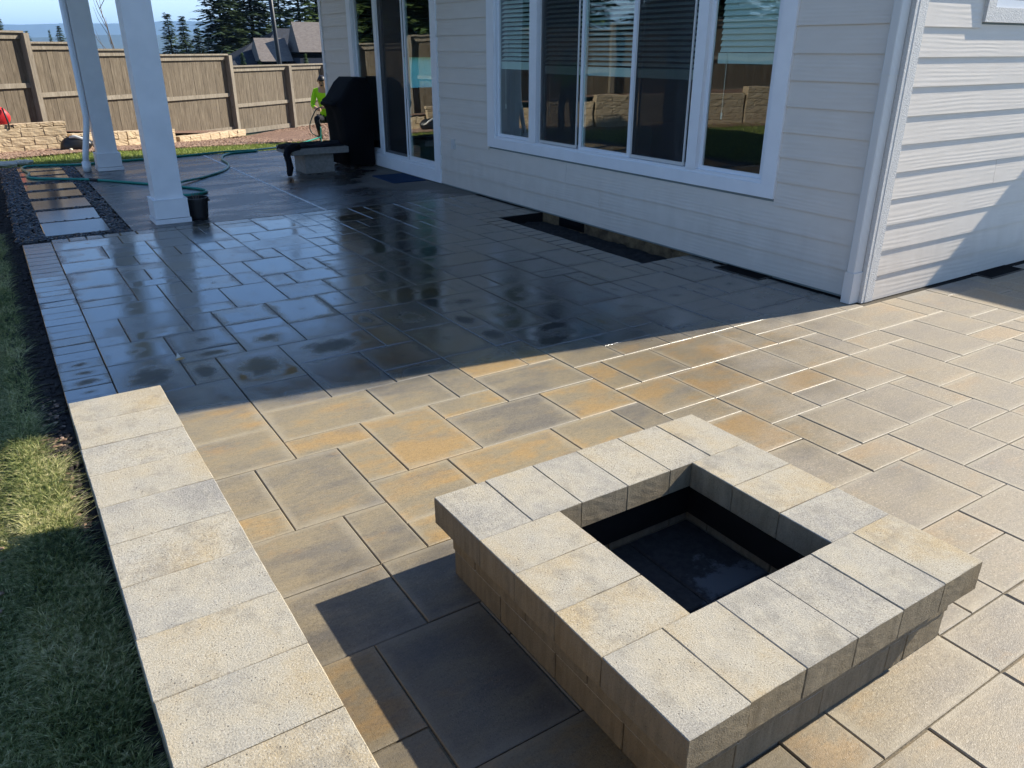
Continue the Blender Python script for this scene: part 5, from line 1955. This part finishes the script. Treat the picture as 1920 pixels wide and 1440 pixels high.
# bare sapling beyond the fence, between the columns
x, y = px_ground(222, 27)
bt = thing('bare_sapling', 'thin leafless sapling beyond the fence between the columns', 'sapling', (x, y, -1.2))
bmh = MB().tube([(0, 0, 0), (0.02, 0, 1.2), (-0.05, 0, 2.4), (-0.22, 0, 3.6), (-0.42, 0, 4.4)], [0.035, 0.03, 0.022, 0.013, 0.006], 6)
for q in range(12):
    zz = 1.6 + q * 0.23
    a = rnd.uniform(0, 6.28)
    L = rnd.uniform(0.5, 1.1)
    xx = -0.05 - 0.14 * max(0, zz - 2.2)
    bmh.tube([(xx, 0, zz), (xx + L * 0.4 * math.cos(a), L * 0.4 * math.sin(a), zz + L * 0.55), (xx + L * 0.55 * math.cos(a), L * 0.55 * math.sin(a), zz + L)], [0.010, 0.007, 0.003], 4)
bmh.build('branches', M['twig'], bt)

# neighbour's house
nh = thing('neighbour_house', 'neighbouring house with two grey hip roofs behind the fence', 'house', (15, 46, -3.5))
NO = Vector((15, 46, -3.5))


def hip(x0, x1, y0, y1, ze, zr, inset, name='roof', mt='shingle'):
    ym = (y0 + y1) / 2
    V = [(x0, y0, ze), (x1, y0, ze), (x1, y1, ze), (x0, y1, ze), (x0 + inset, ym, zr), (x1 - inset, ym, zr)]
    V += [(a, b, c - 0.2) for a, b, c in V[:4]]
    F = [(0, 1, 5, 4), (1, 2, 5), (2, 3, 4, 5), (3, 0, 4), (9, 8, 7, 6), (0, 6, 7, 1), (1, 7, 8, 2), (2, 8, 9, 3), (3, 9, 6, 0)]
    o = link(name, mesh(name, V, F), M[mt], nh)
    o.location = -NO
    return o


hip(12.2, 21.5, 45.0, 53.0, 0.5, 2.75, 3.2, 'roof', 'roofshade')  # rear hips take the dark shingle that paints their shaded slopes
hip(10.8, 16.5, 44.5, 50.0, 0.5, 2.0, 2.6, 'roof', 'roofshade')
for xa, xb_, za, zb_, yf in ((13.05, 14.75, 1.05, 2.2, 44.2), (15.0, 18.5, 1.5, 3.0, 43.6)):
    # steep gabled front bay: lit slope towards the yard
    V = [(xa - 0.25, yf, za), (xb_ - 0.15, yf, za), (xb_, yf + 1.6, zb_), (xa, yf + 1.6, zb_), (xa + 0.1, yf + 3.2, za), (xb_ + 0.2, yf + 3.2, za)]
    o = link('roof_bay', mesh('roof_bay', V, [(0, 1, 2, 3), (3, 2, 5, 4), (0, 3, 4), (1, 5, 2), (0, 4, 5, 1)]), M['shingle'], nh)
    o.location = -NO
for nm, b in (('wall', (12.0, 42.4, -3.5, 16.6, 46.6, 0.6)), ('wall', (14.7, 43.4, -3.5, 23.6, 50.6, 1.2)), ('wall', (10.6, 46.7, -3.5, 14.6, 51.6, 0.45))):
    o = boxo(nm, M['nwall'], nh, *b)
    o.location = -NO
for xw in (12.6, 14.4, 17.8, 20.4):
    yw = 42.38 if xw < 16 else 43.38
    o = boxo('window', M['white'], nh, xw, yw - 0.04, -1.6, xw + 1.1, yw + 0.02, -0.2)
    o.location = -NO
    o2 = boxo('pane', M['plastic'], o, xw + 0.07, yw - 0.05, -1.53, xw + 1.03, yw - 0.041, -0.27)

# ================================================================== air
HAZE = True
if HAZE:
    kz = NT('haze_air')
    kz.t.nodes.remove(kz.b)
    pv = kz.n('ShaderNodeVolumePrincipled')
    pv.inputs['Color'].default_value = (0.38, 0.64, 1.0, 1)
    pv.inputs['Density'].default_value = 0.00021
    pv.inputs['Anisotropy'].default_value = 0.0
    pv.inputs['Density Attribute'].default_value = ''
    kz.put(kz.out.inputs['Volume'], pv.outputs[0])
    kz.m.cycles.homogeneous_volume = True
    hz_ = boxo('haze', kz.m, None, -9500, -9500, -75, 9500, 9500, 200)
    tag(hz_, kind='stuff')
